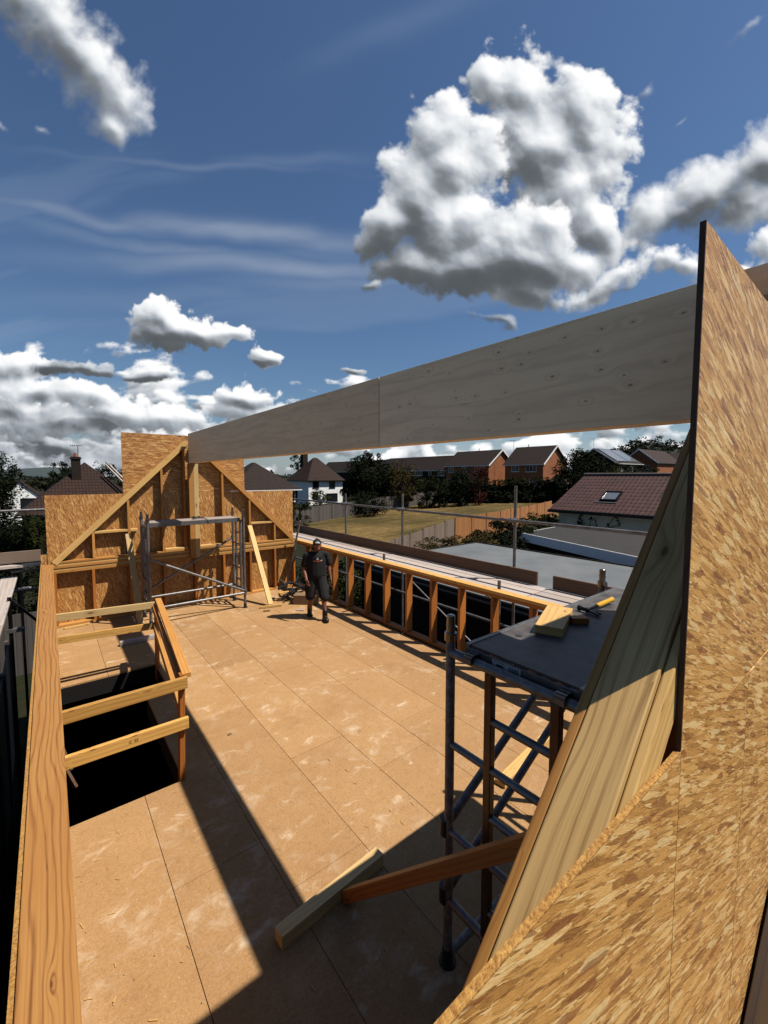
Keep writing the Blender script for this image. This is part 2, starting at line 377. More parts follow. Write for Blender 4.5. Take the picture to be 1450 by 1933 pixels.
def floor_mat():
    m, nt, b = new_mat('chipboard_deck'); v = nt.node('ShaderNodeTexCoord').outputs['Object']
    n1 = nt.noise(v, 1.6, 5, .6); n2 = nt.noise(v, 55, 4, .75); n3 = nt.noise(v, 210, 2, .7)
    col = nt.mix(nt.mr(n1, .3, .7), (.37,.21,.088), (.44,.265,.118))
    col = nt.mix(nt.math('MULTIPLY', nt.mr(n2, .42, .62), .55), col, (.27,.14,.058))
    col = nt.mix(nt.math('MULTIPLY', nt.mr(n3, .5, .68), .55), col, (.62,.44,.25))
    nm = nt.noise(v, 17, 6, .7); col = nt.mix(nt.math('MULTIPLY', nt.mr(nm, .40, .62), .35), (.27,.15,.065), col) if False else nt.mix(nt.math('MULTIPLY', nt.mr(nm, .52, .66), .38), col, (.26,.14,.06))
    # plaster dust and scuffs
    d1 = nt.noise(nt.vm('ADD', v, (3.3,1.7,0)), 1.25, 3, .55)
    w = nt.vm('SCALE', nt.noise(v, 4, 2, .5, col=True)); nt.set(w.node, 3, .35)
    d2 = nt.noise(nt.vm('ADD', v, w), 5.5, 6, .72)
    dust = nt.math('MULTIPLY', nt.mr(d1, .45, .68), nt.mr(d2, .50, .68))
    col = nt.mix(nt.math('MULTIPLY', nt.math('MULTIPLY', dust, nt.mr(nm, .35, .6, .35, 1.)), .85), col, (.66,.55,.42))
    d5 = nt.noise(nt.vm('ADD', nt.mapping(v, rot=(0,0,.5), sc=(1, 2.2, 1)), w), 3.1, 5, .62)
    col = nt.mix(nt.math('MULTIPLY', nt.math('MULTIPLY', nt.mr(d5, .585, .67), nt.mr(d2, .42, .66)), .7), col, (.72,.60,.45))
    d3 = nt.noise(nt.vm('ADD', v, (9.1,4.2,0)), 2.2, 5, .65)
    col = nt.mix(nt.math('MULTIPLY', nt.mr(d3, .56, .74), .35), col, (.27,.135,.055))
    ri = nt.node('ShaderNodeNewGeometry').outputs['Random Per Island']
    col = nt.mix(1., col, nt.ramp(ri, [(0., (.90,.885,.87)), (1., (1.08,1.09,1.10))]), 'MULTIPLY')
    x_, y_, _z = nt.sep(v)
    gx = nt.math('SUBTRACT', nt.math('FRACT', nt.math('DIVIDE', nt.math('ADD', x_, .31), .15)), .5); gy_ = nt.math('SUBTRACT', nt.math('FRACT', nt.math('DIVIDE', nt.math('ADD', y_, nt.math('MULTIPLY', n1, .05)), .4)), .5)
    rad = nt.math('SQRT', nt.math('ADD', nt.math('POWER', nt.math('MULTIPLY', gx, .15), 2.), nt.math('POWER', nt.math('MULTIPLY', gy_, .4), 2.)))
    col = nt.mix(nt.math('MULTIPLY', nt.math('LESS_THAN', rad, .0045), nt.mr(nt.noise(v, 2.3, 2, .5), .5, .52)), col, (.10,.06,.04))
    sp2 = nt.noise(v, 90, 1, .5)
    col = nt.mix(nt.mr(sp2, .74, .78), col, (.14,.075,.035)); col = nt.mix(nt.math('MULTIPLY', nt.mr(sp2, .27, .23), .7), col, (.72,.58,.42))
    n4 = nt.noise(v, 34, 1, .4)
    col = nt.mix(nt.mr(n4, .80, .83), col, (.12,.07,.04))
    nt.set(b, 'Base Color', col); nt.set(b, 'Roughness', .78); nt.set(b, 'Specular IOR Level', .2)
    bump(nt, b, nt.math('ADD', n2, n3), .35, .004); return m
def rs0(r): return r[0]
M['floor'] = floor_mat()
def grass_mat(name, c1, c2, c3):
    m, nt, b = new_mat(name); v = nt.node('ShaderNodeTexCoord').outputs['Object']
    n1 = nt.noise(v, .12, 4, .6); n2 = nt.noise(v, 1.4, 6, .75)
    st = nt.noise(nt.mapping(v, rot=(0,0,.35), sc=(.12, 1.1, 1)), 1., 3, .6)
    col = nt.mix(nt.mr(n2, .38, .62), c1, c2); col = nt.mix(nt.mr(nt.math('ADD', nt.math('MULTIPLY', n1, .5), nt.math('MULTIPLY', st, .5)), .42, .6), col, c3)
    nt.set(b, 'Base Color', col); nt.set(b, 'Roughness', .95); nt.set(b, 'Specular IOR Level', .1)
    bump(nt, b, nt.math('ADD', n2, nt.math('MULTIPLY', st, 2.)), .9, .25); return m
M['ground'] = grass_mat('rough_garden_ground', (.018,.020,.008), (.035,.030,.014), (.022,.026,.010))
M['field'] = grass_mat('mown_dry_grass', (.16,.105,.036), (.28,.185,.066), (.085,.066,.022))

# =================================================================== 1. GROUND, HILLS
def grid(name, xs, ys, fz, mat, smooth=True):
    mb = MB(); vs = [(x, y, fz(x, y)) for y in ys for x in xs]; n = len(xs)
    fs = [(j*n+i, j*n+i+1, (j+1)*n+i+1, (j+1)*n+i) for j in range(len(ys)-1) for i in range(n-1)]
    mb.shared(vs, fs, smooth); return struct(name, mb, mat)
def axis(): 
    a = [-4200, -2500, -1500, -900, -600, -400, -280, -200, -150]; a += list(range(-120, 181, 6)); a += [200, 240, 300, 400, 600, 900, 1500, 2500, 4200]
    return [float(q) for q in a]
grid('ground', axis(), axis(), ground, M['ground'])
# mown field between the two fences
fp = [ong(*p) for p in ((540, 1008), (556, 992), (690, 968), (835, 947), (1046, 947), (1046, 966), (860, 1026), (700, 1030))]
mb = MB()
def fieldz(x, y): return ground(x, y) + .02
N = 28
bl, tl, tr, br = Vector((15, 19, 0)), Vector((20, 42, 0)), Vector((61, 52, 0)), Vector((62, 27, 0))
fx = lambda i, j: (bl*(1-i)*(1-j) + br*i*(1-j) + tl*(1-i)*j + tr*i*j)
vs = []; 
for j in range(N+1):
    for i in range(N+1):
        p = fx(i/N, j/N); vs.append((p.x, p.y, ground(p.x, p.y) + .05 + .03*random.random()))
mb.shared(vs, [(j*(N+1)+i, j*(N+1)+i+1, (j+1)*(N+1)+i+1, (j+1)*(N+1)+i) for j in range(N) for i in range(N)])
struct('field', mb, M['field'])
# low hills on the skyline to the left
mb = MB(); vs = []; n = 60
for k in range(n+1):
    a = radians(-75 + 80*k/n); R = 3300
    top = 38 + 10*sin(k*.35) + 6*sin(k*.9+1)
    for rr, z in ((R-900, -12), (R-400, top*.45), (R, top), (R+500, -10)):
        vs.append((rr*sin(a), rr*cos(a), z))
mb.shared(vs, [(4*k+j, 4*k+4+j, 4*k+5+j, 4*k+1+j) for k in range(n) for j in range(3)])
struct('hills', mb, M['hill'])

# =================================================================== 2. THE DECK (chipboard floor) AND LOWER STOREY
holes = [(.02, .85, 3.98, 5.8), (.02, 1.12, 5.8, 6.77)]
def cut(rects, h):
    out = []
    for (x0, x1, y0, y1) in rects:
        hx0, hx1, hy0, hy1 = h
        if x1 <= hx0 or x0 >= hx1 or y1 <= hy0 or y0 >= hy1: out.append((x0, x1, y0, y1)); continue
        if y0 < hy0: out.append((x0, x1, y0, hy0))
        if y1 > hy1: out.append((x0, x1, hy1, y1))
        a, b = max(y0, hy0), min(y1, hy1)
        if x0 < hx0: out.append((x0, hx0, a, b))
        if x1 > hx1: out.append((hx1, x1, a, b))
    return out
mb = MB(); xe = [-.13, .54, 1.14, 1.735, 2.33, 2.93, 3.53, 4.13, 4.72]; js = [1.7, .52, .04, 1.24, .6, 1.05, 1.9, .3]
g = .0022
for i in range(8):
    ys = [-.6] + [js[i] + 2.4*k for k in range(5) if js[i] + 2.4*k < 9.5] + [9.6]
    for a, b in zip(ys[:-1], ys[1:]):
        rs_ = [(xe[i]+g, xe[i+1]-g, a+g*.8, b-g*.8)]
        for h in holes: rs_ = [q for r in rs_ for q in cut([r], h)]
        for (x0, x1, y0, y1) in rs_:
            if x1-x0 > .01: mb.box(x0, x1, y0, y1, -.022, 0 + random.uniform(-.0006, .0006), g=1)
struct('floor', mb, M['floor'])
mb = MB()   # joists and stair-opening trimmers, coloured black to paint in the shade under the deck
rr = [(-.13, 4.72, -.6, 9.6)]
for h in holes: rr = [q for r in rr for q in cut([r], h)]
for (x0, x1, y0, y1) in rr: mb.box(x0, x1, y0, y1, -.24, -.024, g=0)
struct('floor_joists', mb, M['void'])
t = thing('lower_storey', 'brick lower storey that carries the timber deck, coloured black as shade', 'building', (2.3, 4.5, -2.8))
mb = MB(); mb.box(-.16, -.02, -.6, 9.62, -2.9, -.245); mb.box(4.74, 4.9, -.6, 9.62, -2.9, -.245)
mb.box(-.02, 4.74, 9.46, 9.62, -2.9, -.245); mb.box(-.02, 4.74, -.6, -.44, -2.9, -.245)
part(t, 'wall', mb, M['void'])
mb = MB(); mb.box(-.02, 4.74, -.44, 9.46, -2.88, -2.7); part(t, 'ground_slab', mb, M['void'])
mb = MB()
for k in range(2): mb.beam((.0, 5.75-.16*k, -.28-.1*k), (.07+.03*k, 5.64-.16*k, -.5-.12*k), .03, .04)
part(t, 'batten_stack', mb, M['brown'])

# =================================================================== 3. FAR GABLE
PT = .003
gy = 9.47
t = thing('gable_wall', 'far end gable frame of studs and rafters sheathed with stepped orange chipboard sheets', 'gable wall', (2.37, 9.53, 0))
def sheet(x0, x1, z0, z1, mat, y=9.61, th=.011):
    mb = MB(); mb.frame_box(((x0+x1)/2, y+th/2, (z0+z1)/2), Vector((0,0,1)), Vector((1,0,0)), Vector((0,1,0)), (z1-z0)/2, (x1-x0)/2, th/2)
    return mb
part(t, 'sheathing_sheet', sheet(-.06, 1.138, -.2, 2.39, M['osb']), M['osb'])
part(t, 'sheathing_sheet', sheet(1.142, 3.538, 2.392, 3.58, M['osb_h']), M['osb_h'])
part(t, 'sheathing_sheet', sheet(1.142, 2.339, -.2, 2.388, M['osb']), M['osb'])
part(t, 'sheathing_sheet', sheet(2.342, 3.538, -.2, 2.388, M['osb']), M['osb'])
part(t, 'sheathing_sheet', sheet(3.542, 4.74, -.2, 2.38, M['osb']), M['osb'])
part(t, 'sheathing_sheet', sheet(-.155, .03, -.2, 1.33, M['osb'], y=9.625), M['osb'], label='narrow sheet offcut at the foot of the left rafter')
for k in range(9):      # lower studs
    x = [.03, .6, 1.2, 1.8, 2.4, 3.0, 3.6, 4.2, 4.7][k]
    mb = MB(); mb.box(x-.0225, x+.0225, gy, 9.608, .045, .99); part(t, 'stud', mb, M['tim_or'], PT)
mb = MB(); mb.box(0, 4.74, gy, 9.608, 0, .043); part(t, 'sole_plate', mb, M['tim'], PT)
for k, (z0, z1, m_, x1, dy) in enumerate(((.992, 1.035, 'tim', 4.72, .0), (1.037, 1.08, 'tim_pale', 4.72, .006), (1.082, 1.122, 'tim', 4.7, -.006), (1.124, 1.162, 'tim_pale', 4.72, .004), (1.164, 1.20, 'tim', 4.72, -.004))):
    mb = MB(); mb.box(.0, x1, gy+dy, 9.607, z0, z1); part(t, 'plate_layer', mb, M[m_], PT)
# rafters at 45 deg, underside studs
rz = lambda x: 1.2 + min(x, 4.72 - x)
for s in (0, 1):
    mb = MB(); X = (lambda x: x) if s == 0 else (lambda x: 4.72 - x)
    a = Vector((X(.0), 9.535, 1.2-.0)); b = Vector((X(2.27), 9.535, 3.47))
    n_ = Vector((-1 if s == 0 else 1, 0, 1)).normalized()
    mb.beam(a + n_*(-.045), b + n_*(-.045), .142, .09, up=n_); part(t, 'rafter', mb, M['tim_pale' if s == 0 else 'tim'], PT)
for k, x in enumerate((.62, 1.2, 1.8, 3.0, 3.6, 4.2)):
    mb = MB(); mb.box(x-.021, x+.021, gy+.002, 9.606, 1.202, rz(x)-.13); part(t, 'stud', mb, M['tim'], PT)
for (x0, x1, z) in ((.645, 1.177, 1.66), (1.223, 1.35, 1.655), (3.625, 4.178, 1.62)):
    mb = MB(); mb.box(x0, x1, gy+.004, 9.6, z, z+.045); part(t, 'noggin', mb, M['tim_pale'], PT)
for (x0, x1) in ((1.83, 2.26), (2.5, 2.96)):
    mb = MB(); mb.box(x0, x1, gy-.004, 9.6, 1.203, 1.245); part(t, 'sill', mb, M['tim_pale'], PT)
for x in (2.33, 2.425):
    mb = MB(); mb.box(x-.046, x+.046, 9.355, 9.466, 1.02, 2.985); part(t, 'ridge_post', mb, M['tim_grey' if x > 2.4 else 'tim'], PT)
mb = MB(); mb.box(2.2, 2.245, gy+.002, 9.6, 1.25, 3.35); part(t, 'stud', mb, M['tim_or'], PT)
# notched grey board nailed to the plates
# =================================================================== 4. RIDGE BEAM
G1 = 'laminated ridge beam lengths'
def beamseg(y0, y1, label):
    mb = MB(); mb.box(2.29, 2.43, y0, y1, 3.0, 3.6, g=1)
    o = solo('ridge_beam', label, 'roof beam', mb, M['glulam'], G1, bevel=.004); return o
beamseg(2.953, 9.35, 'longer pale laminated ridge beam length reaching the far gable')
beamseg(.325, 2.947, 'nearer pale laminated ridge beam length passing behind the tall chipboard sheet')

# =================================================================== 5. SIDE WALLS
t = thing('left_stud_wall', 'low timber wall on the left with a wide knotty top plate', 'stud wall', (-.06, 5, 0))
mb = MB(); mb.box(-.143, .012, -.5, 9.46, 1.125, 1.17, g=1, o=3.3); part(t, 'top_plate', mb, M['plate'], .004)
mb = MB(); mb.box(-.138, .006, -.5, 9.46, 1.078, 1.122, g=1); part(t, 'lower_plate', mb, M['tim'], .003)
mb = MB(); mb.box(-.138, .006, -.5, 9.46, .002, .045, g=1); part(t, 'sole_plate', mb, M['tim'], .003)
y = .2
while y < 9.4:
    if 1:
        mb = MB(); mb.box(-.136, .004, y-.0225, y+.0225, .047, 1.076); part(t, 'stud', mb, M['tim_or'], .003)
    y += .6
mb = MB(); mb.frame_box((-.152, 4.5, -.01), Vector((0,0,1)), Vector((0,1,0)), Vector((1,0,0)), 1.176, 5.1, .0055)
part(t, 'sheathing_sheet', mb, M['osb'])
mb = MB(); mb.frame_box((-.152, 4.5, 1.1685), Vector((0,1,0)), Vector((1,0,0)), Vector((0,0,1)), 5.1, .007, .004); part(t, 'cut_edge', mb, M['osb_edge'])

t = thing('right_stud_wall', 'low open stud wall on the right with a doubled top plate', 'stud wall', (4.82, 5, 0))
for z0, z1, n_, m_ in ((1.11, 1.155, 'top_plate', 'rail'), (1.065, 1.108, 'lower_plate', 'tim_or'), (.002, .045, 'sole_plate', 'tim_or')):
    mb = MB(); mb.box(4.75, 4.89, -.4, 9.6, z0, z1, g=1); part(t, n_, mb, M[m_], .003)
y = 2.97 - .6*5
while y < 9.5:
    mb = MB(); mb.box(4.755, 4.885, y-.024, y+.024, .047, 1.063); part(t, 'stud', mb, M['tim_or'], .003)
    y += .6
mb = MB(); mb.box(4.756, 4.884, 2.55, 2.598, .047, 1.063); part(t, 'stud', mb, M['tim_or'], .003)

# =================================================================== 6. NEAR GABLE
t = thing('gable_wall', 'near gable frame on the right with sunlit chipboard sheets beside the camera', 'gable wall', (2.37, .4, 0))
def nsheet(x0, x1, z0, z1, mat, skew=0.):
    mb = MB(); mb.frame_box(((x0+x1)/2, .3155, (z0+z1)/2), Vector((0,0,1)), Vector((1,0,0)), Vector((0,1,0)), (z1-z0)/2, (x1-x0)/2, .0055); return mb
mb = MB(); mb.extr([(1.14, .31, 2.103), (1.14, .31, 3.30), (3.53, .31, 3.215), (3.53, .31, 2.103)], (0, .011, 0))
part(t, 'sheathing_sheet', mb, M['osb_near'])
mb = nsheet(1.142, 1.786, .45, 2.099, 0); part(t, 'sheathing_sheet', mb, M['osb_near'])
mb = MB(); mb.box(1.1345, 1.1392, .3095, .3215, 2.104, 3.3, g=2); part(t, 'cut_edge', mb, M['brown'])  # brown colour paints in the shade on this left edge
mb = nsheet(-.14, 1.139, -.2, 2.099, 0); part(t, 'sheathing_sheet', mb, M['osb_near'])
mb = MB(); mb.box(-.14, 1.76, .3093, .3217, 2.0995, 2.1022, g=0); part(t, 'cut_edge', mb, M['osb_edge'])
mb = nsheet(1.79, 3.2, .45, 2.095, 0); part(t, 'sheathing_sheet', mb, M['osb_near'])
# rafter: its sloping top face is what one sees
nl = Vector((-1, 0, 1)).normalized(); dl = Vector((1, 0, 1)).normalized()
def raf(y0, y1, x0, x1, c, th, mat, name, bevel=.004, label=None, o=None):
    mb = MB(); a = Vector((x0, (y0+y1)/2, x0+c)); b = Vector((x1, (y0+y1)/2, x1+c))
    mb.beam(a - nl*th/2, b - nl*th/2, (y1-y0), th, up=nl, o=o); return part(t, name, mb, M[mat], bevel, label)
raf(.346, .462, -.02, 2.27, 1.2, .14, 'rafter', 'rafter', o=1.35)
raf(.4635, .488, -.02, 2.27, 1.195, .145, 'tim', 'rafter_facing', label='orange strip along the far side of the rafter')
raf(.3235, .3445, -.02, 2.2, 1.185, .1, 'tim_pale', 'rafter_batten', label='pale strip along the near side of the rafter')
mb = MB(); mb.beam((2.45, .41, 3.45), (4.7, .41, 1.2), .14, .14, up=(1, 0, 1)); part(t, 'rafter', mb, M['tim'])
for x in (1.2, 1.8, 3.0, 3.6, 4.2, .6):
    mb = MB(); mb.box(x-.022, x+.022, .325, .465, .05, min(x, 4.72-x)+1.2-.22); part(t, 'stud', mb, M['tim_or'], .003)
mb = MB(); mb.box(0, 4.74, .325, .465, .002, .045); part(t, 'sole_plate', mb, M['tim_or'])
mb = MB(); mb.box(1.84, 3.5, .487, .498, 2.4, 3.6, g=2); part(t, 'shading_sheet', mb, M['osb'])  # unseen sheet added behind the tall sheet to shade the tower platform
mb = MB(); mb.box(2.27, 2.45, .33, .46, .05, 2.99); part(t, 'ridge_post', mb, M['tim_or'], .003)

mb = MB(); mb.beam((1.93, .284, .40), (2.75, .284, .95), .03, .42, up=(-.5, 0, 1)); mb.beam((1.90, .284, .10), (2.75, .284, .55), .026, .5, up=(-.5, 0, 1))  # added stand-in for a dark area; the darkness is in the board colour
solo('toe_board', 'added near-black board on edge filling a dark area at the foot of the near chipboard sheet', 'toe board', mb, wood('dark_fill_board', (.055,.028,.012), (.025,.012,.006)), bevel=.003)  # not a real toe board: added to fill a dark area
# =================================================================== 7. STAIR GUARD
t = thing('stair_guard', 'rough timber guard rail of posts and boards round the dark stair opening', 'guard rail', (.5, 5.3, 0))
def gp(name, mat, *a, **k):
    mb = MB(); mb.beam(*a, **k); return part(t, name, mb, M[mat], .003)
gp('post', 'tim_or', (.835, 4.01, -.2), (.87, 4.02, .97), .045, .07, up=(0, 1, 0))
gp('post', 'tim_or', (1.125, 6.66, -.2), (1.13, 6.62, .93), .045, .09, up=(0, 1, 0))
r1 = gp('rail', 'rail', (.0, 3.95, .905), (.90, 3.955, .91), .04, .1)
r2 = gp('rail', 'rail', (.0, 3.95, .545), (.90, 3.955, .54), .04, .1)
gp('rail', 'tim_grey', (.01, 6.64, .96), (1.16, 6.6, .92), .04, .09)
gp('rail', 'rail', (.01, 6.67, .655), (1.14, 6.64, .61), .04, .09)
gp('top_rail', 'tim', (1.165, 6.66, .975), (.905, 3.99, .955), .075, .04)
gp('rail', 'tim_or', (1.10, 6.62, .88), (.87, 4.05, .86), .04, .09)
gp('rail', 'tim', (1.105, 6.62, .60), (.875, 4.05, .56), .04, .095)
# grade stamp on the lower board
def textmesh(parent, name, txt, size, loc, right, up, mat, ext=.0006):
    cu = bpy.data.curves.new(name, 'FONT'); cu.body = txt; cu.size = size; cu.extrude = ext; cu.align_x = 'CENTER'; cu.align_y = 'CENTER'
    o = bpy.data.objects.new(name, cu); COL.objects.link(o)
    dg = bpy.context.evaluated_depsgraph_get(); me = bpy.data.meshes.new_from_object(o.evaluated_get(dg))
    bpy.data.objects.remove(o); right = Vector(right).normalized(); up = Vector(up).normalized(); n = right.cross(up)
    mt = Matrix((right, up, n)).transposed().to_4x4(); mt.translation = Vector(loc) - root_loc(parent)
    me.transform(mt); me.materials.clear(); me.materials.append(mat)
    q = bpy.data.objects.new(name, me); COL.objects.link(q); q.parent = parent; return q
textmesh(r2, 'grade_stamp', 'C  22', .03, (.47, 3.9305, .545), (1,0,0), (0,0,1), M['brown'])

# =================================================================== 8. TOWERS
def tower(T, fx0, fx1, ya, yb, zt, zp, mats, feet=0., near=False):
    """mobile tower: two ladder end frames (at fx0, fx1), platform, braces; T the thing"""
    ups, rng, brc, deck = mats; r = .0254
    w = yb - ya
    for x in (fx0, fx1):
        for y in (ya, yb):
            mb = MB(); mb.tube((x, y, feet+.02), (x, y, zt-.1), r); o = part(T, 'upright', mb, M[ups])
            mb = MB(); mb.tube((x, y, zt-.1), (x, y, zt), r*.9); mb.tube((x, y, zt-.055), (x, y, zt-.05), r*1.02)
            mb.ball((x, y, zt), r*.88, rz=.008); part(o, 'spigot', mb, M['chrome'])
            mb = MB(); mb.tube((x, y, zt-.135), (x, y, zt-.09), r*1.32); mb.box(x-.01, x+.01, y-r*1.5, y-r, zt-.13, zt-.1); part(o, 'locking_collar', mb, M['chrome'])
            mb = MB(); mb.tube((x, y, feet), (x, y, feet+.09), r*1.2); mb.tube((x, y, feet), (x, y, feet+.012), r*1.9); part(o, 'foot', mb, M['black'])
        l0, l1 = ya + w*.30, ya + w*.70
        for y in (l0, l1):
            mb = MB(); mb.box(x-.019, x+.019, y-.022, y+.022, feet+.3, zp-.05); part(T, 'ladder_upright', mb, M['tim_brownmetal' if near else rng], .004)
        zz = zp - .03
        mb = MB(); mb.tube((x, ya, zz), (x, yb, zz), r); part(T, 'crossbar', mb, M[rng])
        mb = MB(); mb.tube((x, ya, feet+.38), (x, yb, feet+.38), r*.9); part(T, 'crossbar', mb, M[rng])
        z = zp - .03 - .26; k = 0
        while z > feet + .42:
            mb = MB(); mb.tube((x, l0, z), (x, l1, z), .019); part(T, 'rung', mb, M[rng])
            if k % 2 == 1:
                mb = MB(); mb.tube((x, l1, z), (x, yb, z), .019); part(T, 'rung', mb, M[rng])
            z -= .25; k += 1

M['tim_brownmetal'] = plain('brown_reflecting_aluminium', (.17,.13,.10), (.09,.07,.055), 9, .35, .75)  # brown of the reflected chipboard is put into this metal colour
T = thing('scaffold_tower', 'near aluminium scaffold tower with a black platform holding the hammer', 'scaffold tower', (2.55, 1.08, 0))
tower(T, 1.66, 3.42, .64, 1.51, 2.0, 1.83, ('alu_dk', 'alu', 'alu_dk', 'ply_dk'), 0., True)
mb = MB(); mb.box(1.70, 3.46, .825, 1.405, 1.852, 1.864, g=0); pf = part(T, 'platform', mb, M['ply_dk'])
mb = MB()
mb.box(1.69, 3.47, 1.405, 1.435, 1.80, 1.868); mb.box(1.69, 3.47, .795, .825, 1.80, 1.868)
mb.box(1.69, 1.70, .825, 1.405, 1.79, 1.850); mb.box(3.46, 3.47, .825, 1.405, 1.79, 1.85); part(pf, 'frame', mb, M['alu'], .003)
for y in (.85, 1.34):
    mb = MB()
    for k in range(7):
        a = pi*k/6; b = pi*(k+1)/6
        if k < 6: mb.box(1.66 - .034*cos(a) - .006, 1.66 - .034*cos(b) + .006, y, y+.05, 1.80+.034*min(sin(a), sin(b))-.004, 1.80+.034*max(sin(a), sin(b))+.006)
    mb.box(1.685, 1.70, y, y+.05, 1.80, 1.845)
    part(pf, 'hook', mb, M['galv'])
mb = MB(); mb.tube((2.0, 1.32, 1.8640), (2.0, 1.32, 1.8650), .019, n=20); part(pf, 'hand_hole', mb, M['black'])
mb = MB(); mb.box(1.6885, 1.6895, 1.10, 1.26, 1.80, 1.842); st = part(pf, 'sticker', mb, M['sticker'])
mb = MB(); random.seed(3); y = 1.11
while y < 1.165:
    w_ = random.choice((.002, .0035, .005)); mb.box(1.6878, 1.6884, y, y+w_, 1.806, 1.836); y += w_ + random.choice((.002, .004))
part(st, 'barcode', mb, M['black'])
mb = MB(); mb.box(1.6878, 1.6884, 1.195, 1.235, 1.815, 1.826); mb.box(1.6878, 1.6884, 1.18, 1.25, 1.834, 1.837); part(st, 'print', mb, M['black'])
for a, b in (((1.66, 1.53, .80), (3.40, 1.53, 1.74)), ((1.66, 1.53, .40), (3.40, 1.53, 1.30)), ((1.66, .62, .4), (3.40, .62, 1.6))):
    mb = MB(); mb.tube(a, b, .0235); o = part(T, 'brace', mb, M['alu_dk'])
    for p in (a, b):
        mb = MB(); mb.tube((p[0], p[1], p[2]-.045), (p[0], p[1], p[2]+.045), .036); part(o, 'clamp', mb, M['black'], .004)
mb = MB(); mb.tube((1.66, 1.48, .1), (3.4, 1.48, .1), .022); part(T, 'brace', mb, M['alu_dk'])

T = thing('scaffold_tower', 'far aluminium scaffold tower with crossed braces against the far gable', 'scaffold tower', (2.2, 8.8, 0))
tower(T, 1.37, 3.11, 8.55, 9.2, 2.05, 1.84, ('galv', 'alu', 'alu', 'alu'))
mb = MB(); mb.box(1.44, 3.05, 8.66, 9.12, 1.862, 1.874); pf = part(T, 'platform', mb, M['sboard'])
mb = MB(); mb.box(1.41, 3.07, 8.63, 8.66, 1.795, 1.878); mb.box(1.41, 3.07, 9.12, 9.15, 1.795, 1.878); part(pf, 'frame', mb, M['alu'], .003)
mb = MB(); random.seed(5)
pt = Vector((2.2, 8.8, 1.885))
for k in range(26):
    q = pt + Vector((random.uniform(-.06, .07), random.uniform(-.06, .06), random.uniform(-.004, .008))); q.x = min(max(q.x, 2.1), 2.5); mb.tube(pt, q, .008, n=6); pt = q
mb.tube(pt, (2.42, 8.64, 1.885), .008, n=6); mb.tube((2.42, 8.64, 1.885), (2.46, 8.6, 1.80), .008, n=6)
solo('strap', 'black strap dropped on the far tower platform', 'strap', mb, M['black'])
for a, b in (((1.37, 8.525, 1.23), (3.11, 8.525, .36)), ((1.37, 9.22, .46), (3.11, 9.22, 1.40)), ((1.37, 8.525, .32), (3.11, 8.525, .32)), ((1.37, 9.22, .36), (3.11, 9.22, .36))):
    mb = MB(); mb.tube(a, b, .0235); o = part(T, 'brace', mb, M['alu'])
    for p in (a, b):
        mb = MB(); mb.tube((p[0], p[1], p[2]-.035), (p[0], p[1], p[2]+.035), .034); part(o, 'clamp', mb, M['galv'])

# =================================================================== 9. PROPS, OFFCUTS, TOOLS
mb = MB(); mb.beam((1.17, 9.40, 1.62), (1.23, 8.72, .02), .1, .035, up=(0, -1, .4))
solo('prop_board', 'knotty pale prop board leaning on the far gable left of the far tower', 'prop board', mb, M['tim_grey'], bevel=.003)
mb = MB(); mb.beam((1.215, 9.30, 1.40), (1.29, 9.26, 1.18), .02, .05, up=(0, -1, 0)); 
mb = MB(); mb.beam((3.56, 9.40, 1.60), (3.56, 8.30, .04), .1, .035, up=(0, -1, .7))
solo('prop_board', 'clean yellow prop board leaning on the far gable right of the far tower', 'prop board', mb, M['tim_pale'], bevel=.003)
mb = MB(); mb.beam((3.32, 8.28, .025), (3.74, 8.17, .025), .06, .045)
solo('stop_block', 'pale timber stop block at the foot of the clean prop board', 'timber block', mb, M['tim_pale'], bevel=.003)
mb = MB(); mb.beam((3.3, 8.06, .008), (3.42, 8.02, .008), .05, .014)
solo('offcut', 'small dark offcut lying in front of the pale stop block', 'offcut', mb, M['brown'])
mb = MB(); mb.tube((4.72, 9.18, 1.66), (4.44, 9.40, .02), .024); mb.tube((4.62, 9.26, 1.0), (4.6, 9.275, .93), .03)
solo('steel_pole', 'dark steel pole leaning in the far right corner', 'pole', mb, M['galv'])
mb = MB(); mb.beam((.80, 7.84, .04), (1.50, 7.86, .04), .07, .07)
solo('loose_timber', 'pale loose timber lying on the deck beyond the stair opening', 'timber', mb, M['sboard'], bevel=.003)
mb = MB(); mb.beam((.12, 9.30, .02), (.5, 9.34, .02), .05, .03)
solo('loose_timber', 'short bright timber lying on the sole plate in the far left corner', 'timber', mb, M['tim_pale'])
# brace and stop near the tower
mb = MB(); mb.beam((.945, 2.18, .045), (1.74, 2.235, .045), .085, .088)
solo('stop_block', 'heavy knotty timber block lying on the deck in front of the near tower', 'timber block', mb, M['tim_grey'], bevel=.004)
mb = MB(); mb.beam((1.40, 2.16, .03), (1.56, .50, 1.62), .06, .07, up=(0, 1, 1))
solo('raking_brace', 'orange raking brace rising from the knotty block to the near gable', 'brace', mb, M['tim_or'], bevel=.003)
mb = MB(); mb.beam((3.02, 2.15, .025), (4.1, 2.27, .03), .1, .045)
solo('loose_timber', 'bright yellow timber lying on the deck behind the near tower ladder', 'timber', mb, M['tim_pale'], bevel=.003)
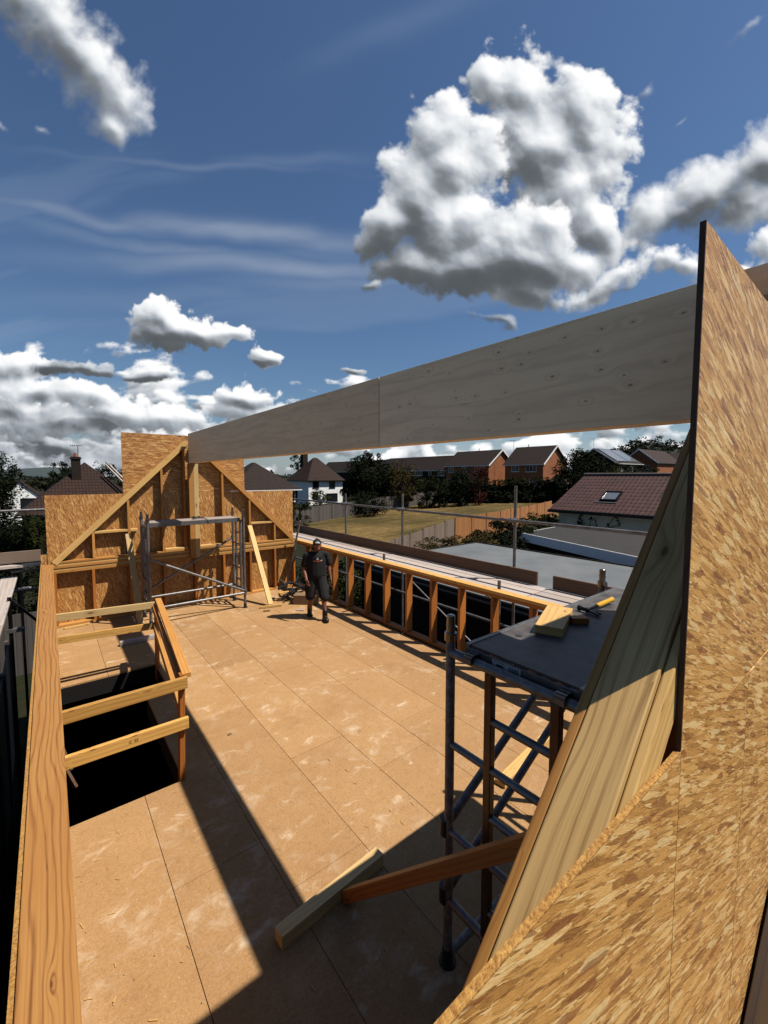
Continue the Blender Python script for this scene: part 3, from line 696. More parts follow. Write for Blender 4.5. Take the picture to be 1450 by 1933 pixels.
# blocks on the platform
mb = MB(); mb.extr([(2.13, 1.36, 1.865), (2.22, 1.22, 1.865), (2.52, 1.20, 1.865), (2.66, 1.29, 1.865), (2.60, 1.47, 1.865), (2.42, 1.47, 1.865)], (0, 0, .055))
mb = MB(); mb.extr([(2.12, 1.33, 1.865), (2.21, 1.215, 1.865), (2.36, 1.25, 1.865), (2.62, 1.345, 1.865), (2.72, 1.52, 1.865), (2.60, 1.53, 1.865)], (0, 0, .05))
mb = MB(); c0 = Vector((2.33, 1.295, 1.890)); mb.frame_box(c0, Vector((.93, .36, 0)).normalized(), Vector((-.36, .93, 0)).normalized(), Vector((0,0,1)), .21, .075, .025)
solo('offcut', 'thick pale timber offcut lying flat beside the hammer on the near platform', 'offcut', mb, M['tim_pale'], bevel=.003)
mb = MB(); mb.frame_box((2.46, 1.215, 1.884), Vector((.8, -.6, 0)), Vector((.6, .8, 0)), Vector((0,0,1)), .05, .03, .018)
solo('offcut', 'small wedge of timber tucked against the thick offcut on the near platform', 'offcut', mb, M['tim'], bevel=.002)
T = thing('hammer', 'claw hammer with a yellow grip on the near platform', 'hammer', (2.9, 1.28, 1.865))
hd = Vector((2.68, 1.27, 1.885)); gr = Vector((.985, -.03, .03)).normalized()
mb = MB(); mb.tube(hd, hd + gr*.14, .009); part(T, 'shaft', mb, M['steel_dk'])
mb = MB(); mb.tube(hd + gr*.12, hd + gr*.17, .013, .017); mb.tube(hd + gr*.17, hd + gr*.29, .017, .015); mb.tube(hd + gr*.29, hd + gr*.33, .015, .019); part(T, 'grip', mb, M['yellow'])
mb = MB(); q = Vector((.1, 1, 0)).normalized(); mb.tube(hd + q*.0, hd + q*.045, .013); mb.tube(hd + q*.045, hd + q*.062, .017)
for s_ in (-1, 1): mb.beam(hd, hd - q*.085 + gr*.018*s_ + Vector((0,0,-.008)), .010, .012)
mb.ball(hd, .017); part(T, 'head', mb, M['steel_dk'])
# box and clutter behind the worker
mb = MB(); mb.frame_box((4.25, 8.02, .1), Vector((.74, -.67, 0)).normalized(), Vector((.67, .74, 0)).normalized(), Vector((0,0,1)), .26, .12, .10)
solo('timber_stack', 'squared stack of timber offcuts on the deck behind the worker', 'timber stack', mb, M['card'], bevel=.003)
mb = MB(); random.seed(9)
for k in range(26):
    c = Vector((4.12 + random.uniform(-.18, .18), 8.5 + random.uniform(-.2, .2), .06 + random.uniform(0, .32)))
    d_ = Vector((random.uniform(-1, 1), random.uniform(-1, 1), random.uniform(-.4, .5))).normalized()*random.uniform(.08, .2)
    mb.beam(c - d_, c + d_, random.uniform(.02, .06), random.uniform(.01, .04))
solo('tool_heap', 'dark heap of tools and leads on the deck behind the worker', 'tool heap', mb, M['junk'])
mb = MB(); mb.beam((3.86, 7.72, .01), (3.98, 7.62, .01), .06, .02)
solo('offcut', 'small white offcut lying by the worker heel', 'offcut', mb, M['sboard'])
mb = MB(); mb.beam((4.05, 8.95, .03), (4.55, 8.98, .03), .08, .05)
solo('loose_timber', 'short pale timber on the deck in the far right corner', 'timber', mb, M['tim_pale'])
mb = MB(); random.seed(77)
for k in range(260):
    x = random.uniform(.05, 4.6); y = random.uniform(1.4, 9.2)
    if x < 1.2 and 3.9 < y < 6.9: continue
    if random.random() < .5: x = random.choice((.1, 4.5)) + random.gauss(0, .12)
    x = min(max(x, .05), 4.68)
    if x < 1.2 and 3.9 < y < 6.9: continue
    a = random.uniform(0, 3.14); l = random.uniform(.006, .028); d_ = Vector((cos(a)*l, sin(a)*l, 0)); c = Vector((x, y, .004))
    mb.beam(c - d_, c + d_, random.uniform(.002, .006), .003)
solo('wood_shavings', None, None, mb, M['tim_pale'], kind='stuff')
mb = MB(); c = onz(434, 1386, .004)
for d_, l_ in (((1, 0, 0), (0, .012, 0)), ((1, 0, 0), (0, -.012, 0))): mb.beam(c + Vector(l_) - Vector(d_)*.02, c + Vector(l_) + Vector(d_)*.02, .003, .003)
mb.beam(c + Vector((-.02, -.0135, 0)), c + Vector((-.02, .0135, 0)), .003, .0034)
solo('staple', 'small dark bracket shaped clip lying alone on the sunlit deck', 'clip', mb, M['steel_dk'])
# =================================================================== 10. SCAFFOLD OUTSIDE
GS = 'scaffold boards of the right hand walkway'
for k, x in enumerate((5.205, 5.42, 5.635)):
    for j, (y0, y1) in enumerate(((-.5, 3.28), (3.30, 7.2), (7.22, 11.2))):
        mb = MB(); mb.box(x-.104, x+.104, y0, y1, 1.03+.003*k, 1.068+.003*k, g=1)
        w3 = ('nearest', 'middle', 'farthest')[j]; s3 = ('inner board next to the stud wall', 'middle board', 'outer board beside the brown toe board')[k]
        solo('scaffold_board', f'bleached walkway plank, {w3} length of the {s3}', 'scaffold board', mb, M['sboard'], GS, bevel=.003)
mb = MB(); mb.box(5.745, 5.783, 3.50, 11.4, 1.075, 1.285, g=1); solo('toe_board', 'long brown toe board on edge along the right hand walkway', 'toe board', mb, M['brown'], bevel=.003)
mb = MB(); mb.box(5.745, 5.783, 1.2, 3.24, 1.075, 1.275, g=1); solo('toe_board', 'short brown toe board behind the near tower platform', 'toe board', mb, M['brown'], bevel=.003)
def tubeobj(name, label, cat, a, b, mat='galv', group=None, r=.0242):
    mb = MB(); mb.tube(a, b, r); return solo(name, label, cat, mb, M[mat], group)
tubeobj('guard_tube', 'long steel guard tube along the right hand walkway', 'scaffold tube', (5.70, 1.2, 2.035), (5.70, 11.5, 2.045))
for k, (y, z, n_) in enumerate(((8.86, 2.29, 'farthest standard, the one near the white house'), (6.69, 2.36, 'middle standard, between the two lengths of field'), (3.95, 2.58, 'tallest and nearest, before the orange fence'))):
    T = thing('scaffold_standard', f'upright steel tube of the right walkway, {n_}', 'scaffold tube', (5.82, y, -2.8), 'upright scaffold tubes on the right')
    mb = MB(); mb.tube((5.82, y, ground(5.8, y)), (5.82, y, z), .0242); part(T, 'tube', mb, M['galv'])
    mb = MB(); mb.box(5.70, 5.86, y-.03, y+.03, 2.00, 2.07); mb.tube((5.73, y-.05, 2.04), (5.73, y+.05, 2.04), .034); part(T, 'coupler', mb, M['galv'], .004)
for k, (x, y, w_) in enumerate(((5.24, 8.86, 'just behind the worker'), (5.14, 6.26, 'in the middle of the right walkway'), (5.14, 3.62, 'nearest the tower platform'))):
    tubeobj('scaffold_standard', f'short tube stub poking through the walkway {w_}', 'scaffold tube', (4.98, y, ground(5, y)), (4.98, y, 1.25), 'galv', 'short stubs through the walkway')
for k, (z, l_) in enumerate(((.3, 'upper'), (-.75, 'lower'))):
    tubeobj('ledger_tube', f'{l_} horizontal tube seen through the right hand studs', 'scaffold tube', (5.72, .5, z), (5.72, 11.4, z))
tubeobj('brace_tube', 'thin bright sloping tube seen through the right hand studs', 'scaffold tube', onx(779, 1099, 5.83), onx(905, 1228, 5.83), 'alu', r=.016)
for y, l_ in ((3.8, 'near'), (6.6, 'middle'), (8.95, 'far')):
    tubeobj('transom_tube', f'{l_} cross tube under the right hand walkway planks', 'scaffold tube', (4.93, y, .99), (5.85, y, .99))
# left
random.seed(21)
for k in range(3):
    for j, (y0, y1) in enumerate(((3.2, 6.9), (6.93, 10.2))):
        x = -.62 - .235*k; mb = MB(); mb.box(x-.112, x+.112, y0, y1, .86, .898, g=1)
        solo('scaffold_board', f'sun bleached left walkway plank, {("inner","middle","outer")[k]} row, {("near","far")[j]} length', 'scaffold board', mb, M['sboard'], 'boards of the left hand walkway', bevel=.003)
mb = MB(); mb.box(-3.5, -.16, 10.20, 10.24, 1.14, 1.35, g=0); solo('toe_board', 'weathered toe board across the far end of the left walkway', 'toe board', mb, wood('greyed_board', (.30,.22,.17), (.19,.13,.10)), bevel=.003)
mb = MB(); mb.box(-3.5, -.16, 10.0, 10.18, 1.08, 1.12, g=0); solo('scaffold_board', 'pale plank lying crosswise below the left toe board', 'scaffold board', mb, M['sboard'])
tubeobj('guard_tube', 'bright guard tube crossing beside the left chipboard sheet', 'scaffold tube', (-4., 10.3, 2.09), (-.07, 10.3, 2.10), 'alu')
p1 = onz(37, 1066, .95); p2 = onz(17, 1128, .95)
for p, l_ in ((p1, 'farther dark tube standing between left walkway and wall'), (p2, 'nearer dark tube standing between left walkway and wall')):
    T = thing('scaffold_standard', l_, 'scaffold tube', (p.x, p.y, -2.8)); mb = MB(); mb.tube((p.x, p.y, -2.8), (p.x, p.y, .95), .025); part(T, 'tube', mb, M['steel_dk'])
    mb = MB(); mb.box(p.x-.045, p.x+.13, p.y-.04, p.y+.04, .42, .48); mb.tube((p.x-.02, p.y, .45), (p.x+.16, p.y, .45), .03); part(T, 'coupler', mb, M['galv'], .004)
for z in (.98, .62): tubeobj('transom_tube', f'{"upper" if z > .8 else "lower"} short cross tube at the far end of the left walkway', 'scaffold tube', (-.6, 10.2, z), (-.17, 10.2, z), 'galv')
tubeobj('brace_tube', 'dark sloping tube beyond the left walkway', 'scaffold tube', (-.62, 10.1, .5), (-.1, 10.15, -.2), 'steel_dk')

# =================================================================== 11. NEIGHBOURING ROOFS
T = thing('flat_roof_extension', 'single storey extension with a pale grey flat roof next door', 'building', (10.5, 5, -2.8))
mb = MB(); mb.box(7.75, 13.45, -1.5, 10.9, -2.9, -.22); part(T, 'wall', mb, M['brick_dk'])
mb = MB(); mb.box(7.55, 13.6, -1.6, 11.0, -.04, .0, g=1); part(T, 'roof', mb, M['grp'])
mb = MB(); mb.box(7.53, 7.56, -1.62, 11.02, -.20, .03, g=1); mb.box(13.59, 13.62, -1.62, 11.02, -.2, .04, g=1); mb.box(7.56, 13.59, 11.0, 11.02, -.2, .04, g=0); part(T, 'fascia', mb, M['felt'])
mb = MB(); mb.box(7.42, 7.525, -1.6, 11.0, -.15, -.11, g=1); mb.tube((7.47, -1.6, -.09), (7.47, 11.0, -.09), .05); part(T, 'gutter', mb, M['steel_dk'])
mb = MB(); mb.box(7.545, 7.9, -1.58, 10.95, .004, .05, g=1); part(T, 'roof_edge_trim', mb, M['grp'])
mb = MB(); mb.tube((7.5, 4.1, -2.8), (7.5, 4.1, -.2), .035); mb.tube((7.5, 9.9, -2.8), (7.5, 9.9, -.2), .035); part(T, 'downpipe', mb, M['steel_dk'])
T = thing('garage', 'low garage with a black felt roof and a white fascia board', 'garage', (19, 8, -2.6))
A, B_, C_, D_ = Vector((17.3, 11.35, 0)), Vector((14.2, 3.0, 0)), Vector((20.9, 3.0, 0)), Vector((20.7, 11.6, 0))
mb = MB(); mb.extr([A, B_, C_, D_], (0, 0, .05)); part(T, 'roof', mb, M['felt'])
nf = Vector((-(A-B_).y, (A-B_).x, 0)).normalized()
if nf.x > 0: nf = -nf
mb = MB(); mb.frame_box((A+B_)/2 + nf*.03 + Vector((0,0,-.13)), (A-B_).normalized(), nf, Vector((0,0,1)), (A-B_).length/2, .02, .19)
part(T, 'fascia', mb, M['pvc'])
mb = MB(); mb.frame_box((A+D_)/2 + Vector((0,.03,-.1)), (D_-A).normalized(), Vector((0,1,0)), Vector((0,0,1)), (A-D_).length/2, .02, .15)
mb.frame_box((D_+C_)/2 + Vector((.03,0,.0)), (D_-C_).normalized(), Vector((1,0,0)), Vector((0,0,1)), (C_-D_).length/2, .03, .08); part(T, 'trim', mb, M['pvc'])
mb = MB(); mb.extr([A + Vector((.25,-.2,-2.9)), B_ + Vector((.25,0,-2.9)), C_ + Vector((-.2,0,-2.9)), D_ + Vector((-.2,-.2,-2.9))], (0, 0, 2.88)); part(T, 'wall', mb, M['brick_dk'])

def quad_uv(mb, a, b, c, d):
    a, b, c, d = map(Vector, (a, b, c, d)); e = (b-a).normalized(); n = e.cross(d-a).normalized(); f = n.cross(e)
    U = lambda p: ((p-a).dot(e), (p-a).dot(f)); mb.face([a, b, c, d], [U(p) for p in (a, b, c, d)])
def slab(mb, a, b, c, d, th=.1):
    """roof slope: a-b eave, c-d ridge"""
    a, b, c, d = map(Vector, (a, b, c, d)); dn = Vector((0,0,-th))
    quad_uv(mb, a, b, c, d); 
    for p, q in ((a, b), (b, c), (c, d), (d, a)): mb.face([p, p+dn, q+dn, q], [(0,0),(0,.02),(.02,.02),(.02,0)])
    mb.face([a+dn, d+dn, c+dn, b+dn], [(0,0)]*4)
T = thing('bungalow', 'cream bungalow with a purple pantiled roof and one skylight', 'bungalow', (27, 6, -2.4))
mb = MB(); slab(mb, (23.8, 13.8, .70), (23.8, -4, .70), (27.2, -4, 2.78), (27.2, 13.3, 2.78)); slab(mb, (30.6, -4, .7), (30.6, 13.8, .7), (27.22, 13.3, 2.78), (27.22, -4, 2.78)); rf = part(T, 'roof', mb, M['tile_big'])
mb = MB(); mb.tube((27.2, 13.35, 2.78), (27.2, -4, 2.78), .11, n=8); part(rf, 'ridge_tiles', mb, plain('grey_ridge', (.13,.11,.10), (.09,.075,.07), 4, .9))
mb = MB(); mb.box(24.25, 30.2, -3.8, 13.4, -2.6, .62); mb.extr([(24.25, 13.3, .62), (30.2, 13.3, .62), (27.2, 13.3, 2.6)], (0, -.2, 0)); part(T, 'wall', mb, M['cream'])
mb = MB(); mb.box(23.72, 23.8, -4, 13.85, .52, .68, g=1); part(T, 'gutter', mb, M['steel_dk'])
mb = MB(); mb.box(24.2, 24.24, -3.8, 13.42, .42, .52, g=1); part(T, 'eaves_board', mb, M['pvc'])
sl = Vector((3.4, 0, 2.08)).normalized(); sn = Vector((-2.08, 0, 3.4)).normalized()
c = Vector((23.8, 10.75, .7)) + sl*1.55
mb = MB()
for s_ in (-1, 1):
    mb.frame_box(c + Vector((0, .42*s_, 0)) + sn*.07, sl, Vector((0,1,0)), sn, .45, .04, .05); mb.frame_box(c + sl*.42*s_ + sn*.07, Vector((0,1,0)), sl, sn, .46, .04, .05)
sk = part(T, 'skylight', mb, M['steel_dk'])
mb = MB(); mb.frame_box(c + sn*.06, sl, Vector((0,1,0)), sn, .40, .38, .02); part(sk, 'pane', mb, M['panel'])
mb = MB(); mb.frame_box(c - sl*.58 + sn*.02 + Vector((0,.1,0)), Vector((0,1,0)), sl, sn, .6, .06, .02); part(sk, 'flashing', mb, M['alu'])

# =================================================================== 12. HOUSES
def window(parent, face, pos, w, h, lights=2, mat='pvc'):
    """face '-x' or '-y'; pos = centre on the wall plane"""
    px, py, pz = pos; f = .05; mb = MB(); g_ = MB()
    def bx(m_, a0, a1, z0, z1, d0, d1):
        if face == '-x': m_.box(px-d1, px-d0, py+a0, py+a1, pz+z0, pz+z1)
        else: m_.box(px+a0, px+a1, py-d1, py-d0, pz+z0, pz+z1)
    bx(mb, -w/2, w/2, h/2-f, h/2, 0, .06); bx(mb, -w/2, w/2, -h/2, -h/2+f, 0, .06)
    for k in range(lights+1):
        a = -w/2 + (w-f)*k/lights; bx(mb, a, a+f, -h/2+f, h/2-f, 0, .055)
    bx(mb, -w/2-.06, w/2+.06, -h/2-.06, -h/2-.003, 0, .10)
    o = part(parent, 'window', mb, M[mat]); bx(g_, -w/2+.02, w/2-.02, -h/2+.02, h/2-.02, .002, .02); part(o, 'pane', g_, M['glass'])
def house(name, label, x0, x1, y0, y1, zg, ze, zr, ridge='y', hip=0., wall='brick', wall2=None, roof='tile', wins=(), over=.3, chim=None, verge=True, cat='house', zc=1.3):
    T = thing(name, label, cat, ((x0+x1)/2, (y0+y1)/2, zg))
    mb = MB(); mb.box(x0, x1, y0, y1, zg-2, ze, g=0)
    # metre uv for brickwork
    xm, ym = (x0+x1)/2, (y0+y1)/2
    if not hip:
        if ridge == 'y':
            for y, d in ((y0, .2), (y1, -.2)): mb.extr([(x0, y, ze), (x1, y, ze), (xm, y, zr-.12)], (0, d, 0))
        else:
            for x, d in ((x0, .2), (x1, -.2)): mb.extr([(x, y0, ze), (x, y1, ze), (x, ym, zr-.12)], (d, 0, 0))
    part(T, 'wall', mb, M[wall])
    o = over; k = (zr-ze)/((x1-x0)/2 if ridge == 'y' else (y1-y0)/2); z_ = ze - o*k
    mb = MB(); h = hip
    if ridge == 'y':
        R0, R1 = (xm, y0-o+h, zr), (xm, y1+o-h, zr)
        slab(mb, (x0-o, y1+o, z_), (x0-o, y0-o, z_), R0, R1); slab(mb, (x1+o, y0-o, z_), (x1+o, y1+o, z_), R1, R0)
        if h:
            for E_ in (((x0-o, y0-o, z_), (x1+o, y0-o, z_), R0), ((x1+o, y1+o, z_), (x0-o, y1+o, z_), R1)):
                a, b, c = map(Vector, E_); L = (b-a).length; mb.face([a, b, c], [(0,0),(L,0),(L/2,(c-(a+b)/2).length)])
    else:
        R0, R1 = (x0-o+h, ym, zr), (x1+o-h, ym, zr)
        slab(mb, (x0-o, y0-o, z_), (x1+o, y0-o, z_), R1, R0); slab(mb, (x1+o, y1+o, z_), (x0-o, y1+o, z_), R0, R1)
        if h:
            for E_ in (((x0-o, y1+o, z_), (x0-o, y0-o, z_), R0), ((x1+o, y0-o, z_), (x1+o, y1+o, z_), R1)):
                a, b, c = map(Vector, E_); L = (b-a).length; mb.face([a, b, c], [(0,0),(L,0),(L/2,(c-(a+b)/2).length)])
    rf = part(T, 'roof', mb, M[roof])
    if verge and not hip:
        mb = MB()
        if ridge == 'y':
            for s_ in (0, 1):
                a = Vector((x0-o, y0-o-.02, z_-.08)); b = Vector((xm, y0-o-.02, zr-.08)); 
                if s_: a.x = x1+o
                mb.beam(a, b, .05, .26)
        else:
            for s_ in (0, 1):
                a = Vector((x0-o-.02, y0-o, z_-.08)); b = Vector((x0-o-.02, ym, zr-.08))
                if s_: a.y = y1+o
                mb.beam(a, b, .05, .26)
        part(rf, 'bargeboard', mb, M['pvc'])
    mb = MB()
    if ridge == 'y' or hip: mb.box(x0-o-.1, x0-o-.003, y0-o, y1+o, z_-.14, z_-.03, g=1)
    if ridge == 'x' or hip: mb.box(x0-o, x1+o, y0-o-.1, y0-o-.003, z_-.14, z_-.03, g=0)
    part(T, 'gutter', mb, M['pvc' if roof == 'tile' else 'steel_dk'])
    for w_ in wins: window(T, *w_)
    if chim:
        cx, cy, w_, zt = chim; mb = MB(); mb.box(cx-w_/2, cx+w_/2, cy-w_/2, cy+w_/2, ze, zt); mb.box(cx-w_/2-.06, cx+w_/2+.06, cy-w_/2-.06, cy+w_/2+.06, zt-.2, zt-.05)
        ch = part(rf, 'chimney', mb, M['brick_dk']); mb = MB(); mb.tube((cx, cy, zt), (cx, cy, zt+.3), .13, .11, n=10); part(ch, 'chimney_pot', mb, M['brick'])
    return T, rf
def fx_brick(T): pass
wx = lambda u, v, X, w, h, n=2: ('-x', tuple(onx(u, v, X)), w, h, n)
T3, r3 = house('house', 'detached brick house with its orange side wall lit by the sun', 68, 76, 40.7, 48.6, -1, 4.95, 8.15, wall='brick', over=.35,
  wins=[wx(973, 884, 68, 1.6, 1.25), wx(1003, 884, 68, 2.1, 1.25, 3), wx(1006, 911, 68, 1.4, 1.2)])
T2, r2_ = house('house', 'brick house second from the right in the row, behind the hedge with red leaves', 68, 76, 52.4, 63.8, -1, 4.95, 7.95, over=.35,
  wins=[wx(852, 886, 68, 1.5, 1.2), wx(877, 886, 68, 1.2, 1.1), wx(911, 886, 68, 1.3, 1.2), wx(852, 910, 68, 2.0, 1.3, 3), wx(899, 886, 68, .7, 1.1, 1)])
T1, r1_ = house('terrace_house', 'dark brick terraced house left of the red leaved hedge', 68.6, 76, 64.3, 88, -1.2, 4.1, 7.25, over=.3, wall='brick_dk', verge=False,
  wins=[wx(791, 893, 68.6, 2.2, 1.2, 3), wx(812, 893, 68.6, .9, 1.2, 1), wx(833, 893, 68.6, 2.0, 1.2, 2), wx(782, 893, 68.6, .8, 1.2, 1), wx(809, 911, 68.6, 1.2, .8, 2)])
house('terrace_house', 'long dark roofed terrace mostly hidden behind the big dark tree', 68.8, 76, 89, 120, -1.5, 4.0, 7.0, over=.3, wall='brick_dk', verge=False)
for Tn, y, zt in ((T3, 46.2, 8.15), (T2, 58, 7.95)):
    mb = MB(); mb.tube((72, y, zt-.05), (72, y, zt+.45), .1, n=8); part(r3 if Tn is T3 else r2_, 'vent_pipe', mb, M['pvc'])
# porch on the detached house
house('porch', 'small hipped side porch on the detached brick house', 69.4, 72.4, 38.2, 40.68, -1, 1.6, 3.0, hip=1.2, wall='brick', over=.25, wins=[('-y', (70.8, 38.2, .6), 1.6, 1.5, 3)], cat='porch')
def aerial(u, v0, v1, f, label, w=.9, yagi=True):
    a = onf(u, v1, f); b = onf(u, v0, f); mb = MB(); mb.tube(a, b, .035, n=6); d = RT
    mb.tube(b - d*w, b + d*w*.45, .025, n=5)
    if yagi:
        for k in range(6): c = b - d*w + d*(w*1.45*k/5); mb.tube(c - Vector((0,0,.16)), c + Vector((0,0,.16)), .014, n=4)
    return solo('tv_aerial', label, 'aerial', mb, M['steel_dk'])
aerial(970, 832, 850, 84, 'tv aerial on the ridge of the detached brick house')
aerial(1121, 828, 846, 98, 'tv aerial on the roof with solar panels', 1.1, False)
aerial(713, 859, 872, 95, 'tv aerial beside the big dark tree')
# white house, back left of field
house('house', 'white rendered house with a rusty hipped roof behind the grey fence', 32.4, 38.8, 60, 67, -2.3, 2.25, 5.7, ridge='x', hip=3.2, wall='white', roof='tile_or', over=.35, verge=False, chim=(34.6, 65.5, .9, 6.6),
  wins=[('-y', tuple(ony(596, 912, 60)), 1.1, 1.5, 1, 'steel_dk'), ('-y', tuple(ony(627, 912, 60)), 1.1, 1.5, 1, 'steel_dk'), ('-y', tuple(ony(627, 938, 60)), 2.1, 1.2, 2, 'steel_dk'), ('-y', tuple(ony(596, 936, 60)), 1.0, 1.3, 1, 'steel_dk')])
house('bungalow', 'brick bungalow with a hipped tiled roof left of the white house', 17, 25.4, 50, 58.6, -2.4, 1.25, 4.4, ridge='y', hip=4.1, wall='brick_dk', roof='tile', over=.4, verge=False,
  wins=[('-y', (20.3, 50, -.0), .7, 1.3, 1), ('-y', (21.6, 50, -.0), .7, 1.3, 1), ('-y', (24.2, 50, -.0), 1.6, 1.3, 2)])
# far left roofs
Tn, rn = house('house', 'dark red hipped roof house with a brick chimney at the far left', -1.6, 6.6, 40.6, 47.8, -2.8, .1, 3.85, ridge='y', hip=3.7, wall='brick_dk', roof='tile_or', over=.35, verge=False, chim=(1.85, 42.9, .62, 4.25))
aerial(147, 841, 868, 44.5, 'tv aerial on the chimney at the far left', .8)
mb = MB(); p = ony(205, 882, 41.8)
for dx in (-.12, .14): mb.beam(p + Vector((dx, .6, .2)), p + Vector((1.6+dx, -1.2, -2.0)), .12, .08)
solo('roof_ladder', 'pair of grey boards lying down the dark red hipped roof', 'roof ladder', mb, M['sboard'])
T, r_ = house('house', 'white gable ended house half hidden by the tree at the left edge', -5.0, -.5, 64.3, 72, -2.6, .0, 2.15, ridge='y', wall='white', roof='tile_or', over=.12, verge=False,
  wins=[('-y', tuple(ony(60, 952, 64.3)), 1.95, 1.45, 1, 'steel_dk')])
# car below it
def car(loc, yaw, label):
    T = thing('parked_car', label, 'car', loc); Rm = Matrix.Rotation(yaw, 3, 'Z'); L = Vector(loc)
    W = lambda x, y, z: L + Rm @ Vector((x, y, z))
    prof = [(-2.1,.3),(-2.1,.8),(-1.9,.95),(-1.3,1.0),(-.8,1.42),(.6,1.45),(1.2,1.0),(2.0,.85),(2.1,.6),(2.1,.3)]
    mb = MB(); mb.extr([W(a, -.85, z) for a, z in prof], Rm @ Vector((0, 1.7, 0))); part(T, 'body', mb, M['pvc'], .05)
    mb = MB()
    for s_ in (-.858, .852): mb.extr([W(a, s_, z) for a, z in ((-1.15, 1.0), (-.75, 1.34), (.52, 1.37), (.98, 1.0))], Rm @ Vector((0, .006, 0)))
    part(T, 'side_windows', mb, M['glass'])
    for a in (-1.35, 1.35):
        for s_ in (-.8, .8):
            mb = MB(); mb.tube(W(a, s_-.1, .32), W(a, s_+.1, .32), .32); w = part(T, 'wheel', mb, M['black']); mb = MB(); mb.tube(W(a, s_-.105, .32), W(a, s_+.105, .32), .18); part(w, 'rim', mb, M['alu'])
pc = ony(59, 990, 62); car((pc.x, 58, -3.25), .2, 'white parked car below the white gable ended house')
# houses on the right hill
SX = 100.
a = onx(1122, 846, SX); e = onx(1165, 873, SX)
T, rf = house('house', 'dark gabled house with two solar panels on its roof', SX, SX+14, e.y, 2*a.y-e.y, 0, e.z, a.z, ridge='x', wall='brick_dk', roof='tile', over=.25, wins=[('-y', (SX+3, e.y, e.z-1.3), 1.6, 1.2, 2), ('-y', (SX+8, e.y, e.z-1.3), 2.2, 1.2, 3)])
sl = (Vector((SX, a.y, a.z)) - Vector((SX, e.y, e.z))).normalized(); sn = Vector((1,0,0)).cross(sl).normalized()
if sn.z < 0: sn = -sn
for k in range(2):
    c = Vector((SX+3.6+6.*k, (a.y+e.y)/2, (a.z+e.z)/2)) + sn*.12
    mb = MB(); mb.frame_box(c, Vector((1,0,0)), sl, sn, 2.8, (a-e).length*.42, .05); part(rf, 'solar_panel', mb, M['panel'])
b1 = onx(1187, 862, 118); 
house('house', 'brown roofed terrace right of the solar panel house', 118, 135, e.y*1.18-9.5, e.y*1.18-1, 0, 6.0, 9.4, ridge='x', wall='brick', roof='tile_or', over=.3, wins=[('-x', (118, e.y*1.18-7, 4.7), 1.2, 1.1, 2)])
q = onf(1232, 884, 120); house('house', 'small brick house with white windows near the wooded hill', q.x, q.x+9, q.y-6, q.y+6, 0, q.z+1.5, q.z+4.3, ridge='y', wall='brick', roof='tile', over=.3,
  wins=[('-x', (q.x, q.y+3.6, q.z), 1.3, 1.3, 2), ('-x', (q.x, q.y, q.z), 2.0, 1.3, 3), ('-x', (q.x, q.y-3.2, q.z), 1.3, 1.3, 2)])

# =================================================================== 13. FENCES
def fence(label, pts, h, mat, n=2.0, cat='fence'):
    T = thing('fence', label, cat, (pts[0][0], pts[0][1], ground(*pts[0])))
    for a, b in zip(pts[:-1], pts[1:]):
        A = Vector((*a, 0)); B2 = Vector((*b, 0)); L = (B2-A).length; k = max(1, round(L/n)); d = (B2-A)/k; dn = d.normalized(); sd = Vector((-dn.y, dn.x, 0))
        for i in range(k):
            p = A + d*i; q = A + d*(i+1); p.z = ground(p.x, p.y); q.z = ground(q.x, q.y)
            w_ = d.length; o = random.random()*50; mb = MB(); hh = h + random.uniform(-.03, .03)
            c1, c2, c3, c4 = p + dn*.06, q - dn*.06, q - dn*.06 + Vector((0,0,hh)), p + dn*.06 + Vector((0,0,hh))
            for s_ in (1, -1):
                o_ = sd*.012*s_; u = [(o,0),(o+w_,0),(o+w_,hh),(o,hh)]; f = [c1+o_, c2+o_, c3+o_, c4+o_]
                mb.face(f if s_ < 0 else f[::-1], u if s_ < 0 else u[::-1])
            mb.face([c4+sd*.012, c3+sd*.012, c3-sd*.012, c4-sd*.012], [(o,0)]*4)
            part(T, 'panel', mb, M[mat])
            mb = MB(); mb.box(p.x-.05, p.x+.05, p.y-.05, p.y+.05, p.z, p.z+h+.08); part(T, 'post', mb, M[mat])
def gp2(u, v): p = ong(u, v); return (p.x, p.y)
fence('weathered grey board fence along the far side of the field', [gp2(548, 995), gp2(690, 970), gp2(735, 962)], 1.75, 'fence_g')
fence('grey board fence on the left corner of the field, beyond the big tree', [gp2(716, 965), gp2(832, 948)], 1.8, 'fence_g')
def at_top(u, v, z):
    p = onz(u, v, z); return (p.x, p.y)
n0, n1, n2, n3 = (11.9, 17.0), (24.0, 21.6), (36, 26.4), (50.5, 30.5)
fence('pinkish grey board fence on the near side of the field', [(11.5, 16.6), at_top(858, 980, -.63)], 1.75, 'fence_p')
fence('new orange board fence on the near side of the field', [at_top(860, 980, -.63), at_top(945, 964, -.3), at_top(1042, 946, -.02)], 1.75, 'fence_o')
mb = MB(); 
fence('dark old board fence below the left walkway', [(-.75, 11.0), (-.62, 2.0)], 2.2, 'fence_g')
fence('dark cross fence beyond the left walkway', [(-6, 15.2), (-.2, 15.2)], 1.7, 'fence_g')

